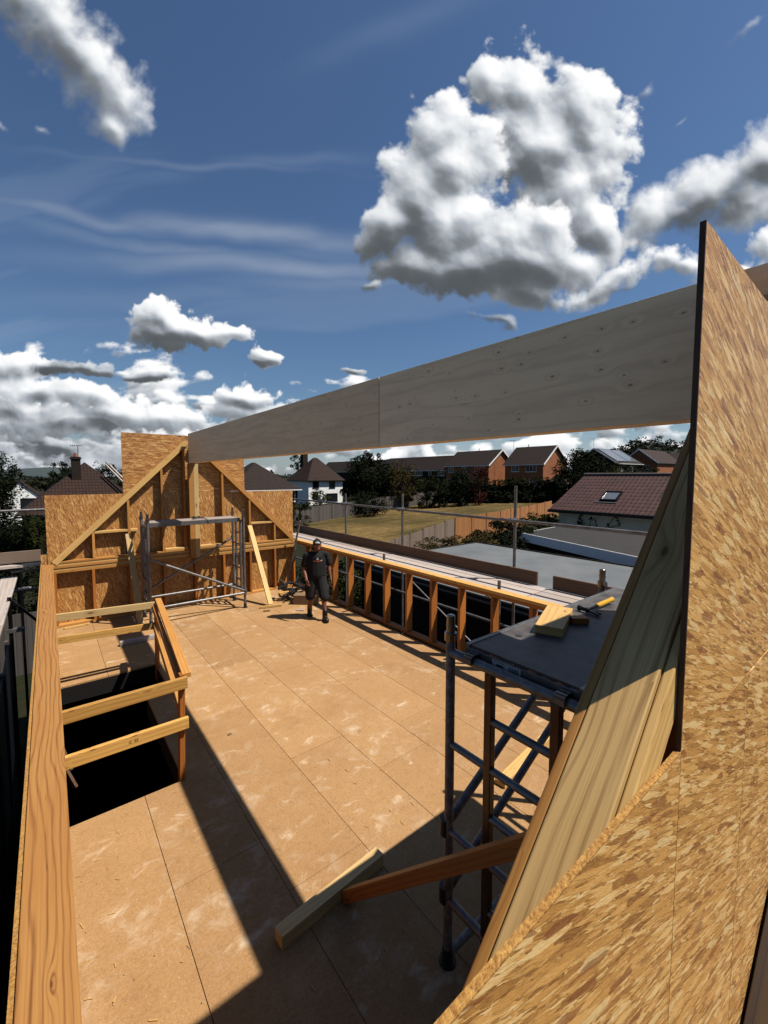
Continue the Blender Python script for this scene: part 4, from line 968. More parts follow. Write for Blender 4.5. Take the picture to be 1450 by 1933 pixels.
# =================================================================== 14. PLANTS
def leaves(mb, c, rad, n, size, clumps=None, flat=0.):
    c = Vector(c); rx, ry, rz_ = rad
    cl = []
    for _ in range(clumps or 30):
        while 1:
            p = Vector((random.uniform(-1,1), random.uniform(-1,1), random.uniform(-1,1)))
            if .25 < p.length < 1: break
        s_ = random.uniform(.16, .36); cl.append((Vector((p.x*rx*.85, p.y*ry*.85, p.z*rz_*.85)), s_))
    for _ in range(n):
        q, s_ = random.choice(cl)
        while 1:
            p = Vector((random.uniform(-1,1), random.uniform(-1,1), random.uniform(-1,1)))
            if .45 < p.length < 1: break
        p = q + Vector((p.x*rx*s_, p.y*ry*s_, p.z*rz_*s_)) + c
        z = size*random.uniform(.6, 1.3)
        e1 = Vector((random.gauss(0,1), random.gauss(0,1), random.gauss(0,.6))).normalized()
        e2 = e1.cross(Vector((random.gauss(0,1), random.gauss(0,1), random.gauss(0,1)))).normalized()
        mb.face([p - e1*z, p - e2*z*.45 + e1*z*.1, p + e1*z, p + e2*z*.45 + e1*z*.1], [(0,0)]*4)
def tree(label, c, rad, n, size, mat='leaf', zg=None, clumps=None, name='tree', cat='tree', group=None, extra=()):
    zg = ground(c[0], c[1]) if zg is None else zg
    T = thing(name, label, cat, (c[0], c[1], zg), group); tr = MB(); top = Vector((c[0], c[1], c[2]))
    w = max(rad)*.06 + .03; tr.tube((c[0], c[1], zg-.2), (c[0], c[1], c[2]-rad[2]*.2), w, w*.6, n=8)
    for k in range(6):
        a = k*1.05; tr.tube((c[0], c[1], c[2]-rad[2]*(.6-.08*k)), (c[0]+cos(a)*rad[0]*.6, c[1]+sin(a)*rad[1]*.6, c[2]+rad[2]*random.uniform(0, .5)), w*.4, w*.12, n=5)
    part(T, 'trunk' if name == 'tree' else 'stem', tr, M['bark'])
    mb = MB(); leaves(mb, c, rad, n, size, clumps)
    gap = c[2] - rad[2]*.8 - zg
    if name != 'tree' and gap > .1: leaves(mb, (c[0], c[1], zg + gap*.5), (rad[0]*.85, rad[1]*.85, gap*.5 + rad[2]*.4), int(n*.6), size*1.1, 24)
    for e_ in extra: leaves(mb, *e_)
    part(T, 'crown' if name == 'tree' else 'foliage', mb, M[mat]); return T
random.seed(11)
def tf(u, v, f): return tuple(onf(u, v, f))
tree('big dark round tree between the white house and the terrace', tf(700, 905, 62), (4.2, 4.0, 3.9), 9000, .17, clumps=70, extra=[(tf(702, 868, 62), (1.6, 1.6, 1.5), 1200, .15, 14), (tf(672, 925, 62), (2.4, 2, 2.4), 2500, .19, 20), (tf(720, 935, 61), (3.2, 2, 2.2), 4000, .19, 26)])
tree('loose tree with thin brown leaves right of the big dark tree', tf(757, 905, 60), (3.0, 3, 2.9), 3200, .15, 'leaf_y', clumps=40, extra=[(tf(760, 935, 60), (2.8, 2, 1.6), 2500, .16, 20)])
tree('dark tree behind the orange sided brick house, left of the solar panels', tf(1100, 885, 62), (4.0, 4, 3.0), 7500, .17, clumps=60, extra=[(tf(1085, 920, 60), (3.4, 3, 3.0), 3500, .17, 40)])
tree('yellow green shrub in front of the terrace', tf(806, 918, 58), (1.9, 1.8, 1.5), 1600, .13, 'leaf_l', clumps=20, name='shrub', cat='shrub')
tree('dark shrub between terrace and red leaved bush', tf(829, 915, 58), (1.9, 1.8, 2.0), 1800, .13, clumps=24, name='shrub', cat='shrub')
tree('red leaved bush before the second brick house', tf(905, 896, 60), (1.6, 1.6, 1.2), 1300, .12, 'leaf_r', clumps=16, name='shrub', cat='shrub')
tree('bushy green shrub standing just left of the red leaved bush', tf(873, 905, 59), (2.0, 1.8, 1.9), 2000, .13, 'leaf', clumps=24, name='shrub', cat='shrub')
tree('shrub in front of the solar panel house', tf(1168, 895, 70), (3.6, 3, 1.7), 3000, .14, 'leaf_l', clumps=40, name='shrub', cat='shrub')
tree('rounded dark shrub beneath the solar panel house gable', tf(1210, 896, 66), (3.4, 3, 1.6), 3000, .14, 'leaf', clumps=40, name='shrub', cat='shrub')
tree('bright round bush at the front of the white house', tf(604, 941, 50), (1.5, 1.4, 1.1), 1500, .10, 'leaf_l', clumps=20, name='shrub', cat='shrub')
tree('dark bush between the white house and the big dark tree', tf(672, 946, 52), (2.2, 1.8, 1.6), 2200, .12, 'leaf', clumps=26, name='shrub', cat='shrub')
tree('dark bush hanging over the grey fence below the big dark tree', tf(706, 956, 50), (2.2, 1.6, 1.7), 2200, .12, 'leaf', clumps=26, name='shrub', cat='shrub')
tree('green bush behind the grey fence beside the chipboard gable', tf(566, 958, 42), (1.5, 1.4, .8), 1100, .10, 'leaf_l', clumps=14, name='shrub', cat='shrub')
tree('dark tree behind the chimney of the white house', tf(563, 872, 74), (1.7, 1.6, 1.6), 1300, .13, clumps=18)
# hedge behind the field
T = thing('hedge', 'long dark hedge running behind the field in front of the brick houses', 'hedge', (60, 44, -1.2)); mb = MB()
for k in range(24):
    u = 838 + 9.6*k; p = onf(u, 926, 66 - .16*k); leaves(mb, p, (1.3, 1.3, 1.75 + .25*sin(k*2.1)), 1000, .17, 16)
    p = onf(u, 941, 64.5 - .16*k); leaves(mb, p, (1.4, 1.2, 1.2), 800, .2, 14)
part(T, 'foliage', mb, M['leaf']); mb = MB()
for k in range(16):
    u = 838 + 14.5*k; p = onf(u, 948, 66 - .25*k); mb.tube((p.x, p.y, ground(p.x, p.y)-.2), (p.x, p.y, p.z+.9), .06, .03, n=6)
part(T, 'stems', mb, M['bark'])
mb = MB(); random.seed(5)
for k in range(70):
    u = random.uniform(838, 1060); p = onf(u, random.uniform(903, 916), 63.5 + random.uniform(-.5, .5)); leaves(mb, p, (.6, .6, .5), 60, .12, 4)
solo('hedge_growth', 'lighter green shoots along the top of the long dark hedge', 'shrub', mb, M['leaf_l'])
# near bushes by the fences
for (u, v, f, r_, n, s_, m_, l_) in ((905, 1018, 23, (1.4, 1.1, .55), 2600, .07, 'leaf_y', 'dry feathery bush in front of the orange fence'),
    (950, 1000, 24, (1.2, 1.0, .75), 2800, .07, 'leaf', 'dark leafy bush behind the tallest scaffold tube'), (1018, 985, 26, (1.5, 1.2, .55), 2400, .07, 'leaf_l', 'green bush at the end of the orange fence'),
    (835, 1028, 21, (1.8, 1.0, .45), 1800, .06, 'leaf_y', 'low dry growth at the foot of the pinkish fence'), (980, 1015, 20, (1.3, 1.0, .7), 2200, .06, 'leaf', 'dark bush beside the white garage fascia'),
    (900, 1030, 19, (1.6, .9, .45), 1600, .06, 'leaf_y', 'low weedy growth just beyond the grey flat roof')):
    tree(l_, tf(u, v, f), r_, n, s_, m_, name='shrub', cat='shrub', clumps=24)
T = thing('climbing_plant', 'bare climbing plant on the cream bungalow wall', 'climber', (24.2, 11.3, -2.2)); mb = MB(); lf = MB(); random.seed(14)
for k in range(9):
    p = Vector((24.18, 11.4 + random.uniform(-.3, .3), -1.6))
    tgt = Vector((24.1, 11.4 + random.uniform(-1.6, 1.3), random.uniform(-.3, .45)))
    for i in range(5):
        q = p.lerp(tgt, (i+1)/5) + Vector((-abs(random.gauss(0,.05)), random.gauss(0, .12), random.gauss(0, .08))); mb.tube(p, q, .022, .014, n=5); p = q
        leaves(lf, q, (.14, .16, .16), 26, .05, 3)
part(T, 'stem', mb, M['bark']); part(T, 'foliage', lf, M['leaf'])
# beyond the right studs
tree('dark garden shrub seen through the far right hand studs', (8.0, 12.3, -1.0), (1.6, 1.5, 1.5), 5000, .06, 'leaf_l', clumps=40, name='shrub', cat='shrub')
tree('dark bush low down behind the far right hand studs', (6.6, 10.6, -2.0), (.8, 1.2, .9), 2500, .05, 'leaf', clumps=30, name='shrub', cat='shrub')
tree('wide dark shrub beyond the far right corner of the deck', (9.6, 14.5, -2.0), (3.2, 2.0, 1.3), 9000, .075, 'leaf', clumps=70, name='shrub', cat='shrub')
tree('dark spreading shrub low behind the far right studs', (6.9, 13.2, -1.6), (1.3, 2.6, 1.3), 6000, .06, 'leaf', clumps=50, name='shrub', cat='shrub')
# left side
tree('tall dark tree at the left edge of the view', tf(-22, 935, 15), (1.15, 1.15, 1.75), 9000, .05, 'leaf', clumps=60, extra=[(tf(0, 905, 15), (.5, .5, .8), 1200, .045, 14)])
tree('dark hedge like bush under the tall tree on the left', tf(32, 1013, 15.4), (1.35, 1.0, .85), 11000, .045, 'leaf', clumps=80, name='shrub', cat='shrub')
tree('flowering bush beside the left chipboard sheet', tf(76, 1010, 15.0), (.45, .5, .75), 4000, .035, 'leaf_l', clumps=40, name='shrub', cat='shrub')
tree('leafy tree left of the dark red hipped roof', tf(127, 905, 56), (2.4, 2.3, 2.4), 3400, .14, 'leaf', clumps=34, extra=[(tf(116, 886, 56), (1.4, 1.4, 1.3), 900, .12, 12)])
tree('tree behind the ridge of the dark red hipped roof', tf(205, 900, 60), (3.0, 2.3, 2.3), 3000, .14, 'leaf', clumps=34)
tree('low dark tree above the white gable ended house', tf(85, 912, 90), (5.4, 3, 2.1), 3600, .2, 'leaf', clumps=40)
# wooded hill on the right: a far wood reading as one mass
mb = MB(); random.seed(31)
for k in range(230):
    u = random.uniform(1125, 1420); t_ = ss(1125, 1200, u); f = random.uniform(230, 300); top = 866 - 34*t_ + 5*sin(u*.06)
    v = random.uniform(top + 3, 905); leaves(mb, onf(u, v, f), (7, 7, 5.), 130, .75, 8)
for k in range(120):
    u = random.uniform(230, 1130); leaves(mb, onf(u, random.uniform(896, 908), random.uniform(170, 240)), (7, 7, 3.6), 90, .6, 8)
wd = solo('woodland', 'dark wooded hill on the skyline', 'woodland', mb, M['leaf'], kind='stuff')
mb = MB(); vs = []
for k in range(41):
    u = 1095 + 14*k; t_ = ss(1125, 1200, u)
    for f, v in ((205, 925), (245, 882 - 20*t_), (300, 872 - 32*t_ + 5*sin(u*.06)), (420, 900)): vs.append(onf(u, v, f))
mb.shared(vs, [(4*k+j, 4*k+4+j, 4*k+5+j, 4*k+1+j) for k in range(40) for j in range(3)])
struct('wooded_hill', mb, plain('dark_hill_ground', (.015,.022,.010), (.02,.025,.012), .05, 1.))

# =================================================================== 15. THE WORKER
def capsule(mb, a, b, r0, r1, sx=1., n=12):
    a = Vector(a); b = Vector(b); ax = (b-a); L = ax.length; ax.normalize(); up = Vector((0,0,1)) if abs(ax.z) < .9 else Vector((0,1,0))
    e1 = ax.cross(up).normalized(); e2 = ax.cross(e1).normalized()
    if abs(ax.z) >= .9: e1, e2 = Vector((1,0,0)), Vector((0,1,0))
    rings = []
    for k in range(1, 4): t = pi/2*(k/3.); rings.append((a - ax*r0*cos(t), r0*sin(t)))
    for k in range(1, 6): f = k/5.; rings.append((a.lerp(b, f), r0 + (r1-r0)*f))
    for k in range(2, -1, -1):
        if k: t = pi/2*(k/3.); rings.append((b + ax*r1*cos(t), r1*sin(t)))
    vs = [c + e1*cos(2*pi*i/n)*r*sx + e2*sin(2*pi*i/n)*r for c, r in rings for i in range(n)]
    m = len(rings); fs = [(j*n+i, j*n+(i+1) % n, (j+1)*n+(i+1) % n, (j+1)*n+i) for j in range(m-1) for i in range(n)]
    fs += [tuple(range(n-1, -1, -1)), tuple((m-1)*n+i for i in range(n))]; mb.shared(vs, fs)
BASE = Vector((3.955, 7.06, 0)); FD = Vector((-.36, -.933, 0)); RD = Vector((.933, -.36, 0))
RM = Matrix((RD, FD, Vector((0,0,1)))).transposed()
W = lambda r, f, z: (r, f, z)
def remeshed(name, mb, mat, parent, vox, sm=4):
    mb.v = [BASE + RM @ Vector(v) for v in mb.v]
    o = bpy.data.objects.new(name, mesh_of(mb, name, BASE)); COL.objects.link(o)
    m = o.modifiers.new('r', 'REMESH'); m.mode = 'VOXEL'; m.voxel_size = vox; m.use_smooth_shade = True
    s_ = o.modifiers.new('s', 'SMOOTH'); s_.factor = .5; s_.iterations = sm
    dg = bpy.context.evaluated_depsgraph_get(); me = bpy.data.meshes.new_from_object(o.evaluated_get(dg)); me.name = name
    bpy.data.objects.remove(o)
    for p in me.polygons: p.use_smooth = True
    me.materials.clear(); me.materials.append(mat); q = bpy.data.objects.new(name, me); COL.objects.link(q)
    if parent: q.parent = parent
    else: q.location = BASE
    return q
b = MB()
hd_ = (0.015, .06, 1.425)
b.ball(hd_, .070, .084, .105, 16, 12); capsule(b, (.015, .10, 1.385), (.015, .125, 1.365), .045, .035)      # skull, jaw
capsule(b, (.015, .135, 1.425), (.015, .155, 1.40), .010, .016)                               # nose
capsule(b, (-.015, .125, 1.362), (.045, .125, 1.362), .013, .013)                             # mouth
for s_ in (-1, 1):
    b.ball((.015 + .072*s_, .05, 1.415), .012, .022, .032, 8, 6); capsule(b, (.015+.012*s_, .135, 1.447), (.015+.045*s_, .125, 1.447), .012, .010)
capsule(b, (.0, .02, 1.27), (.012, .045, 1.38), .052, .05)
capsule(b, (-.14, .0, 1.235), (.14, .0, 1.235), .055, .055); capsule(b, (0, .0, 1.12), (0, .01, .9), .115, .11, 1.15)
for (sh, el, wr) in (((-.185, 0, 1.235), (-.235, -.02, .99), (-.20, .13, .785)), ((.185, 0, 1.235), (.25, -.05, .99), (.275, .02, .77))):
    capsule(b, sh, el, .048, .038); capsule(b, el, wr, .040, .024)
    d = (Vector(wr) - Vector(el)).normalized(); w_ = Vector(wr); side = Vector((0, 1, 0)) if sh[0] > 0 else Vector((.35, .9, 0)).normalized()
    side = (side - d*side.dot(d)).normalized(); nrm = d.cross(side)
    pc_ = w_ + d*.045; b.ball(pc_, .040, .030, .030, 10, 8, rot=Matrix((d, side, nrm)).transposed() @ Matrix.Diagonal((1.0, 1.15, .5)))
    inw = -nrm if (nrm.x*sh[0]) > 0 else nrm
    for k, L in enumerate((.060, .068, .064, .05)):
        r0_ = w_ + d*.072 + side*(.026 - .0165*k); m1 = r0_ + d*L*.5 + inw*.010; m2 = m1 + d*L*.42 + inw*.024
        capsule(b, r0_, m1, .0085, .008, n=8); capsule(b, m1, m2, .008, .0065, n=8)
    t0 = w_ + d*.02 + side*.026; t1 = t0 + d*.032 + side*.022; capsule(b, t0, t1, .011, .009, n=8); capsule(b, t1, t1 + d*.03 + inw*.008, .009, .007, n=8)
for (hp, kn, an) in (((-.085, 0, .80), (-.115, .0, .43), (-.10, -.235, .12)), ((.085, 0, .80), (.12, .12, .44), (.13, .20, .12))):
    capsule(b, hp, kn, .082, .056); capsule(b, kn, an, .056, .034); k_ = Vector(kn); a_ = Vector(an)
    capsule(b, k_.lerp(a_, .2) - Vector((0,.015,0)), k_.lerp(a_, .5) - Vector((0,.012,0)), .05, .042)
capsule(b, (-.05, 0, .82), (.05, 0, .82), .10, .10)
body = remeshed('person', b, M['skin'], None, .0065, 3)
tag(body, 'worker in black cap, black t-shirt, dark shorts and boots walking across the deck', 'person')
def on_body(name, mb, mat, vox=.008, sm=4): return remeshed(name, mb, mat, body, vox, sm)
m_ = MB(); capsule(m_, (-.135, 0, 1.235), (.135, 0, 1.235), .072, .072); capsule(m_, (0, .012, 1.18), (0, .02, .86), .125, .122, 1.3); capsule(m_, (-.02, .05, 1.19), (.03, .05, 1.19), .09, .09); capsule(m_, (0, .0, 1.24), (.01, .02, 1.285), .085, .066)
capsule(m_, (-.08, .0, 1.15), (-.075, .0, .86), .105, .11); capsule(m_, (.08, .0, 1.15), (.085, .0, .85), .105, .112)
capsule(m_, (-.18, 0, 1.235), (-.222, -.012, 1.06), .068, .066); capsule(m_, (.18, 0, 1.235), (.232, -.03, 1.06), .068, .066)
shirt = on_body('t_shirt', m_, M['shirt'])
m_ = MB(); capsule(m_, (-.06, 0, .86), (.06, 0, .86), .122, .122)
capsule(m_, (-.085, .0, .82), (-.118, .0, .45), .110, .098); capsule(m_, (.085, .0, .82), (.125, .115, .46), .110, .100)
m_.ball((-.20, .0, .58), .03, .06, .08, 10, 8); m_.ball((.21, .07, .58), .03, .06, .08, 10, 8)
shorts = on_body('shorts', m_, M['shorts'])
for s_, an, toe in ((-1, (-.10, -.235, .12), (-.125, -.12, .045)), (1, (.13, .20, .12), (.14, .335, .045))):
    m_ = MB(); a_ = Vector(an); capsule(m_, a_ + Vector((0,0,.06)), (a_.x, a_.y-.02, .06), .052, .05); capsule(m_, (a_.x, a_.y-.03, .05), toe, .046, .046, 1.0)
    m_.box(a_.x-.045, a_.x+.045, a_.y-.08, toe[1]+.02, .004, .03)
    bt = on_body('boot', m_, M['boot'], .007, 2)
m_ = MB(); vs = []
m_.ball((.015, .052, 1.47), .082, .096, .075, 16, 10); capsule(m_, (-.03, .14, 1.475), (.06, .14, 1.475), .012, .012); capsule(m_, (-.02, .175, 1.468), (.05, .175, 1.468), .010, .010); capsule(m_, (-.035, .11, 1.475), (.065, .11, 1.475), .014, .014)
cap = on_body('cap', m_, M['shirt'], .006, 2)
m_ = MB(); m_.ball((.015, .02, 1.425), .083, .078, .085, 14, 10); capsule(m_, (-.06, .02, 1.40), (-.055, .0, 1.34), .03, .022); on_body('hair', m_, M['hair'])
def print_on(parent, name, mb, mat):
    mb.v = [RM @ Vector(v) for v in mb.v]; me = mesh_of(mb, name); me.materials.append(mat); q = bpy.data.objects.new(name, me); COL.objects.link(q); q.parent = parent
    sw = q.modifiers.new('wrap', 'SHRINKWRAP'); sw.target = parent; sw.offset = .003; sw.wrap_method = 'NEAREST_SURFACEPOINT'
m_ = MB()
for k in range(3): m_.box(-.03+.03*k-.010, -.03+.03*k+.012, .16, .165, 1.50+(.008 if k == 1 else 0), 1.516+(.012 if k == 1 else 0))
m_.box(-.035, .06, .16, .165, 1.494, 1.501); print_on(cap, 'cap_badge', m_, M['wprint'])
m_ = MB(); m_.box(-.002, .022, .15, .155, 1.172, 1.20); m_.box(-.02, -.004, .15, .155, 1.16, 1.173); m_.box(.024, .04, .15, .155, 1.16, 1.173); m_.box(.0, .02, .15, .155, 1.158, 1.168); print_on(shirt, 'shirt_badge', m_, M['wprint'])
m_ = MB()
for k in range(11): x = -.075 + .0165*k; m_.box(x, x+.0155, .15, .155, 1.125 + .004*sin(k*2), 1.143 + .006*sin(k*3.1+1))
print_on(shirt, 'shirt_lettering', m_, M['red'])
m_ = MB()
for k in range(3): x = .075 + .0165*k; m_.box(x, x+.0145, .14, .145, 1.134, 1.15)
print_on(shirt, 'shirt_lettering', m_, M['wprint'])

# real surfaces reflect less than they seem to in a bright exposure
for m_ in bpy.data.materials:
    if not m_.use_nodes: continue
    bs_ = [n for n in m_.node_tree.nodes if n.type == 'BSDF_PRINCIPLED']
    if not bs_: continue
    q = NT(m_.node_tree); i = bs_[0].inputs['Base Color']; woody = any(k in m_.name for k in ('timber', 'osb', 'chipboard', 'plate', 'glulam'))
    if i.is_linked:
        src = i.links[0].from_socket; k = (.9, .9, .9) if m_.name in ('white_render', 'white_upvc', 'cream_render') else (1., 1., 1.) if 'glulam' in m_.name else (.68, .655, .625) if 'chipboard' in m_.name else (.62, .555, .45) if woody else (.54, .54, .54)
        q.l.new(q.mix(1., src, k, 'MULTIPLY'), i)
# =================================================================== 16. SKY
SUN = Vector((.4125, -.45, 1)).normalized(); EL = math.asin(SUN.z); AZ = atan2(SUN.x, SUN.y)
w = bpy.data.worlds.new('World'); S.world = w; w.use_nodes = True; w.node_tree.nodes.clear(); nt = NT(w.node_tree)
out = nt.node('ShaderNodeOutputWorld'); bg = nt.node('ShaderNodeBackground'); nt.l.new(bg.outputs[0], out.inputs[0])
sky = nt.node('ShaderNodeTexSky', sky_type='NISHITA', sun_disc=False, sun_elevation=EL, sun_rotation=AZ, altitude=50, air_density=1.2, dust_density=.6, ozone_density=2.2)
def px(u, v): r = ray(u, v); f = r.dot(FW); return (r.dot(RT)/f, r.z/f)
# --- cloud map
import numpy as np
def cloud_map(px, W_=1640, H_=960, x0=-1.0, x1=1.0, y0=-.05, y1=1.12):
    """procedural cumulus sky: returns rgb (radiance / .1) and alpha on a (bearing tangent, height) grid"""
    X, Y = np.meshgrid(np.linspace(x0, x1, W_, dtype=np.float32), np.linspace(y0, y1, H_, dtype=np.float32))
    def vnoise(x, y, seed):
        r = np.random.RandomState(seed); T = r.rand(256, 256).astype(np.float32)
        xi = np.floor(x).astype(np.int32); yi = np.floor(y).astype(np.int32); fx = x - xi; fy = y - yi
        fx = fx*fx*fx*(fx*(fx*6-15)+10); fy = fy*fy*fy*(fy*(fy*6-15)+10); xi &= 255; yi &= 255; xj = (xi+1) & 255; yj = (yi+1) & 255
        return (T[yi, xi]*(1-fx) + T[yi, xj]*fx)*(1-fy) + (T[yj, xi]*(1-fx) + T[yj, xj]*fx)*fy
    def fbm(x, y, o, seed, g=.5):
        s = 0; a = 1; t = 0
        for k in range(o):
            s = s + a*vnoise(x*2**k + 17.3*k, y*2**k + 9.1*k, seed+k); t += a; a *= g
        return s/t
    def worley(x, y, seed):
        r = np.random.RandomState(seed); PX = r.rand(128, 128).astype(np.float32); PY = r.rand(128, 128).astype(np.float32)
        xi = np.floor(x).astype(np.int32); yi = np.floor(y).astype(np.int32); fx = x - xi; fy = y - yi; best = np.full(x.shape, 9., np.float32)
        for j in (-1, 0, 1):
            for i in (-1, 0, 1):
                a = (xi+i) & 127; b = (yi+j) & 127; d = (PX[b, a]+i-fx)**2 + (PY[b, a]+j-fy)**2; best = np.minimum(best, d)
        return best
    def sm(a, b, v): t = np.clip((v-a)/(b-a), 0, 1); return t*t*(3-2*t)
    def blur(a, n):
        for ax in (0, 1):
            for _ in range(2):
                c = np.cumsum(np.pad(a, [(n+1, n) if k == ax else (0, 0) for k in (0, 1)], mode='edge'), axis=ax, dtype=np.float64)
                a = ((np.take(c, np.arange(2*n+1, c.shape[ax]), ax) - np.take(c, np.arange(0, c.shape[ax]-2*n-1), ax))/(2*n+1)).astype(np.float32)
        return a
    wx = (fbm(X*5, Y*5, 3, 50)-.5); wy = (fbm(X*5+40, Y*5, 3, 60)-.5); vx = (fbm(X*18, Y*18, 4, 70)-.5); vy = (fbm(X*18+9, Y*18, 4, 80)-.5)
    XX, YY, wx_, wy_, vx_, vy_ = X, Y, wx, wy, vx, vy
    N34 = fbm(X*34, Y*34, 4, 300)-.5; N9 = fbm(X*9, Y*12, 4, 320)-.5; w1_ = fbm(X*7, Y*9, 4, 400)-.5; w2_ = fbm(X*7+30, Y*9, 4, 410)-.5
    def window(L, m=.10):
        a = [(px(u, v), max(p, q)/797.) for (u, v, p, q, r) in L]
        lo = lambda v, o, n, sp: int(np.clip((v-o)/sp*n, 0, n))
        i0 = lo(min(c[0]-r for c, r in a)-m, x0, W_, x1-x0); i1 = lo(max(c[0]+r for c, r in a)+m, x0, W_, x1-x0)
        j0 = lo(min(c[1]-r for c, r in a)-m, y0, H_, y1-y0); j1 = lo(max(c[1]+r for c, r in a)+m, y0, H_, y1-y0)
        return slice(j0, j1), slice(i0, i1)
    def bill(s, seed, o=5):
        h = 0; a = 1.
        for k in range(o):
            h = h + a*(1 - np.sqrt(worley((X + vx*.03)*s*2**k + 3*k, (Y + vy*.03)*s*2**k, seed+k))*1.05); a *= .52
        return h
    def ell(L, warp=1., wsc=1.):
        g = window(L); return g, ell_(L, warp, g)
    def ell_(L, warp, g):
        X, Y, wx, wy, vx, vy = XX[g], YY[g], wx_[g], wy_[g], vx_[g], vy_[g]
        f = np.full(X.shape, 9., np.float32)
        for (u, v, a, b, r) in L:
            cx, cy = px(u, v); t = np.radians(r); dx = X + wx*.10*warp + vx*.03*warp - cx; dy = Y + wy*.10*warp + vy*.03*warp - cy
            q = np.sqrt(((dx*np.cos(t)+dy*np.sin(t))/(a/797.))**2 + ((-dx*np.sin(t)+dy*np.cos(t))/(b/797.))**2)
            h = np.clip(.5+.5*(f-q)/.35, 0, 1); f = f*(1-h)+q*h - .35*h*(1-h)
        return f
    B = bill(11., 100); B2 = bill(26., 140, 4)
    rgb = np.zeros(X.shape + (3,), np.float32); A = np.zeros(X.shape, np.float32)
    sr, su = .504, .864
    stops = np.array([0, .16, .34, .55, .78, 1.]); cols = np.array([(.85,.95,1.05), (1.35,1.5,1.65), (2.5,2.75,3.05), (4.6,4.95,5.4), (7.8,8.1,8.4), (10.4,10.4,10.4)])
    def layer(shape, dark, bil, amp=.55, soft=.16, relief=.055, wisp=.35, bias=.0, bright=1.):
        g, shape = shape; X, Y, bil = XX[g], YY[g], bil[g]
        if X.size < 100: return
        base = 1 - shape
        d = base + (bil-.9)*amp + N34[g]*wisp*.8 + N9[g]*wisp*.8
        al = sm(-.02, soft*2.1, d + N34[g]*.22)**.8
        Hh = np.sqrt(np.clip(base+.25, 0, 1.3))*.9 + bil*.34*amp/.55 + np.clip(d, 0, 1)*.25
        Hs = .25*blur(Hh, 1) + .75*blur(Hh, 4); big = blur(Hh, 26)
        dx = (x1-x0)/W_
        gy_, gx_ = np.gradient(Hs, dx); n = 1/np.sqrt(1 + (relief*gx_)**2 + (relief*gy_)**2)
        ndl = (-relief*gx_*sr - relief*gy_*su)*n
        gyb, gxb = np.gradient(blur(Hh, 12), dx); nb = (-.09*gxb*sr - .09*gyb*su)/np.sqrt(1+(.09*gxb)**2+(.09*gyb)**2)
        ao = np.clip((Hh-big)*1.2, -.25, .25)
        l = .60 + .13*ndl + .38*nb + .34*ao + bias
        dk = np.zeros(X.shape, np.float32)
        w1 = w1_[g]; w2 = w2_[g]
        for (u, v, a, b, r, k) in dark:
            cx, cy = px(u, v); t = np.radians(r); ex = X + w1*.09 - cx; ey = Y + w2*.07 - cy
            q = np.sqrt(((ex*np.cos(t)+ey*np.sin(t))/(a/797.))**2 + ((-ex*np.sin(t)+ey*np.cos(t))/(b/797.))**2)
            dk = np.maximum(dk, k*sm(1.35, .3, q))
        l = l - dk*.47*(.85 + 1.6*(N9[g] + .5*(bil-.9)*.6)) + (1-sm(0, .45, d))*.05
        l = np.clip(np.where(l < .22, .22*np.exp((l-.22)/.22), l), 0, 1)*bright
        c = np.stack([np.interp(l, stops, cols[:, i]) for i in range(3)], -1).astype(np.float32)
        rgb[g] = rgb[g]*(1-al[..., None]) + c*al[..., None]; A[g] = A[g] + al*(1-A[g])
    # far bank near the horizon, several receding rows
    vb = np.clip(1-(Y-.0)/.13, 0, 1)*.75; vc = np.stack([2.6+0*X, 3.0+0*X, 3.5+0*X], -1).astype(np.float32); vc = vc*(1+1.1*sm(-.5, .1, X)*(1+0*Y))[..., None]
    A[:] = vb*(.75+.5*fbm(X*3, Y*14, 4, 700)-.25); A[:] = np.clip(A, 0, 1); rgb[:] = vc*A[..., None]
    for k, (yc, th, s_, seed) in enumerate(((.12, .05, 7.5, 540), (.075, .05, 10, 520), (.03, .045, 13, 500))):
        n_ = fbm(X*s_, Y*s_*2.3, 6, seed, .5)
        shp = 1 - ((n_-.47)*4.4 - np.abs(Y-yc)/th*.5 + .48 + .25*sm(-.3, -.6, X))
        if k == 0: shp = shp + sm(-.5, -.35, X)*.9
        layer(((slice(0, H_), slice(0, W_)), shp.astype(np.float32)), [(-100, 850, 330, 44, 0, .9), (140, 845, 240, 34, 0, .9)], B2*.9, .30, .30, .025, .3, .06)
    layer(ell([(30, 695, 75, 26, -4), (60, 745, 110, 30, -8), (170, 760, 110, 30, -6), (250, 790, 110, 28, -8), (330, 800, 80, 24, 0), (90, 800, 170, 30, 0), (465, 752, 55, 22, 0), (440, 775, 40, 14, 0), (530, 785, 80, 22, 0), (20, 770, 60, 50, 0)], .6),
          [(60, 790, 170, 17, 0, .8), (200, 812, 150, 16, -5, .8), (480, 768, 75, 12, 0, .6), (90, 735, 60, 16, 0, .4)], B2, .5, .14, .03, .35, .05)
    layer(ell([(135, 698, 78, 17, 0), (190, 712, 40, 12, 0), (300, 718, 40, 13, 8), (270, 722, 40, 8, 0), (680, 694, 26, 4, 0)], .5), [(140, 702, 110, 22, 0, 1.), (300, 722, 60, 22, 0, .9), (680, 694, 40, 12, 0, .5)], B2, .5, .2, .03, .5, -.08)
    # small cumulus in the middle
    layer(ell([(292, 592, 42, 34, 0), (318, 628, 66, 36, -4), (365, 636, 70, 26, -4), (425, 634, 46, 17, 4), (500, 674, 28, 18, 0)], .45),
          [(320, 652, 100, 22, -4, .95), (275, 630, 40, 26, 0, .6), (505, 688, 32, 10, 0, .6)], B2, .5, .12, .04, .3, .02)
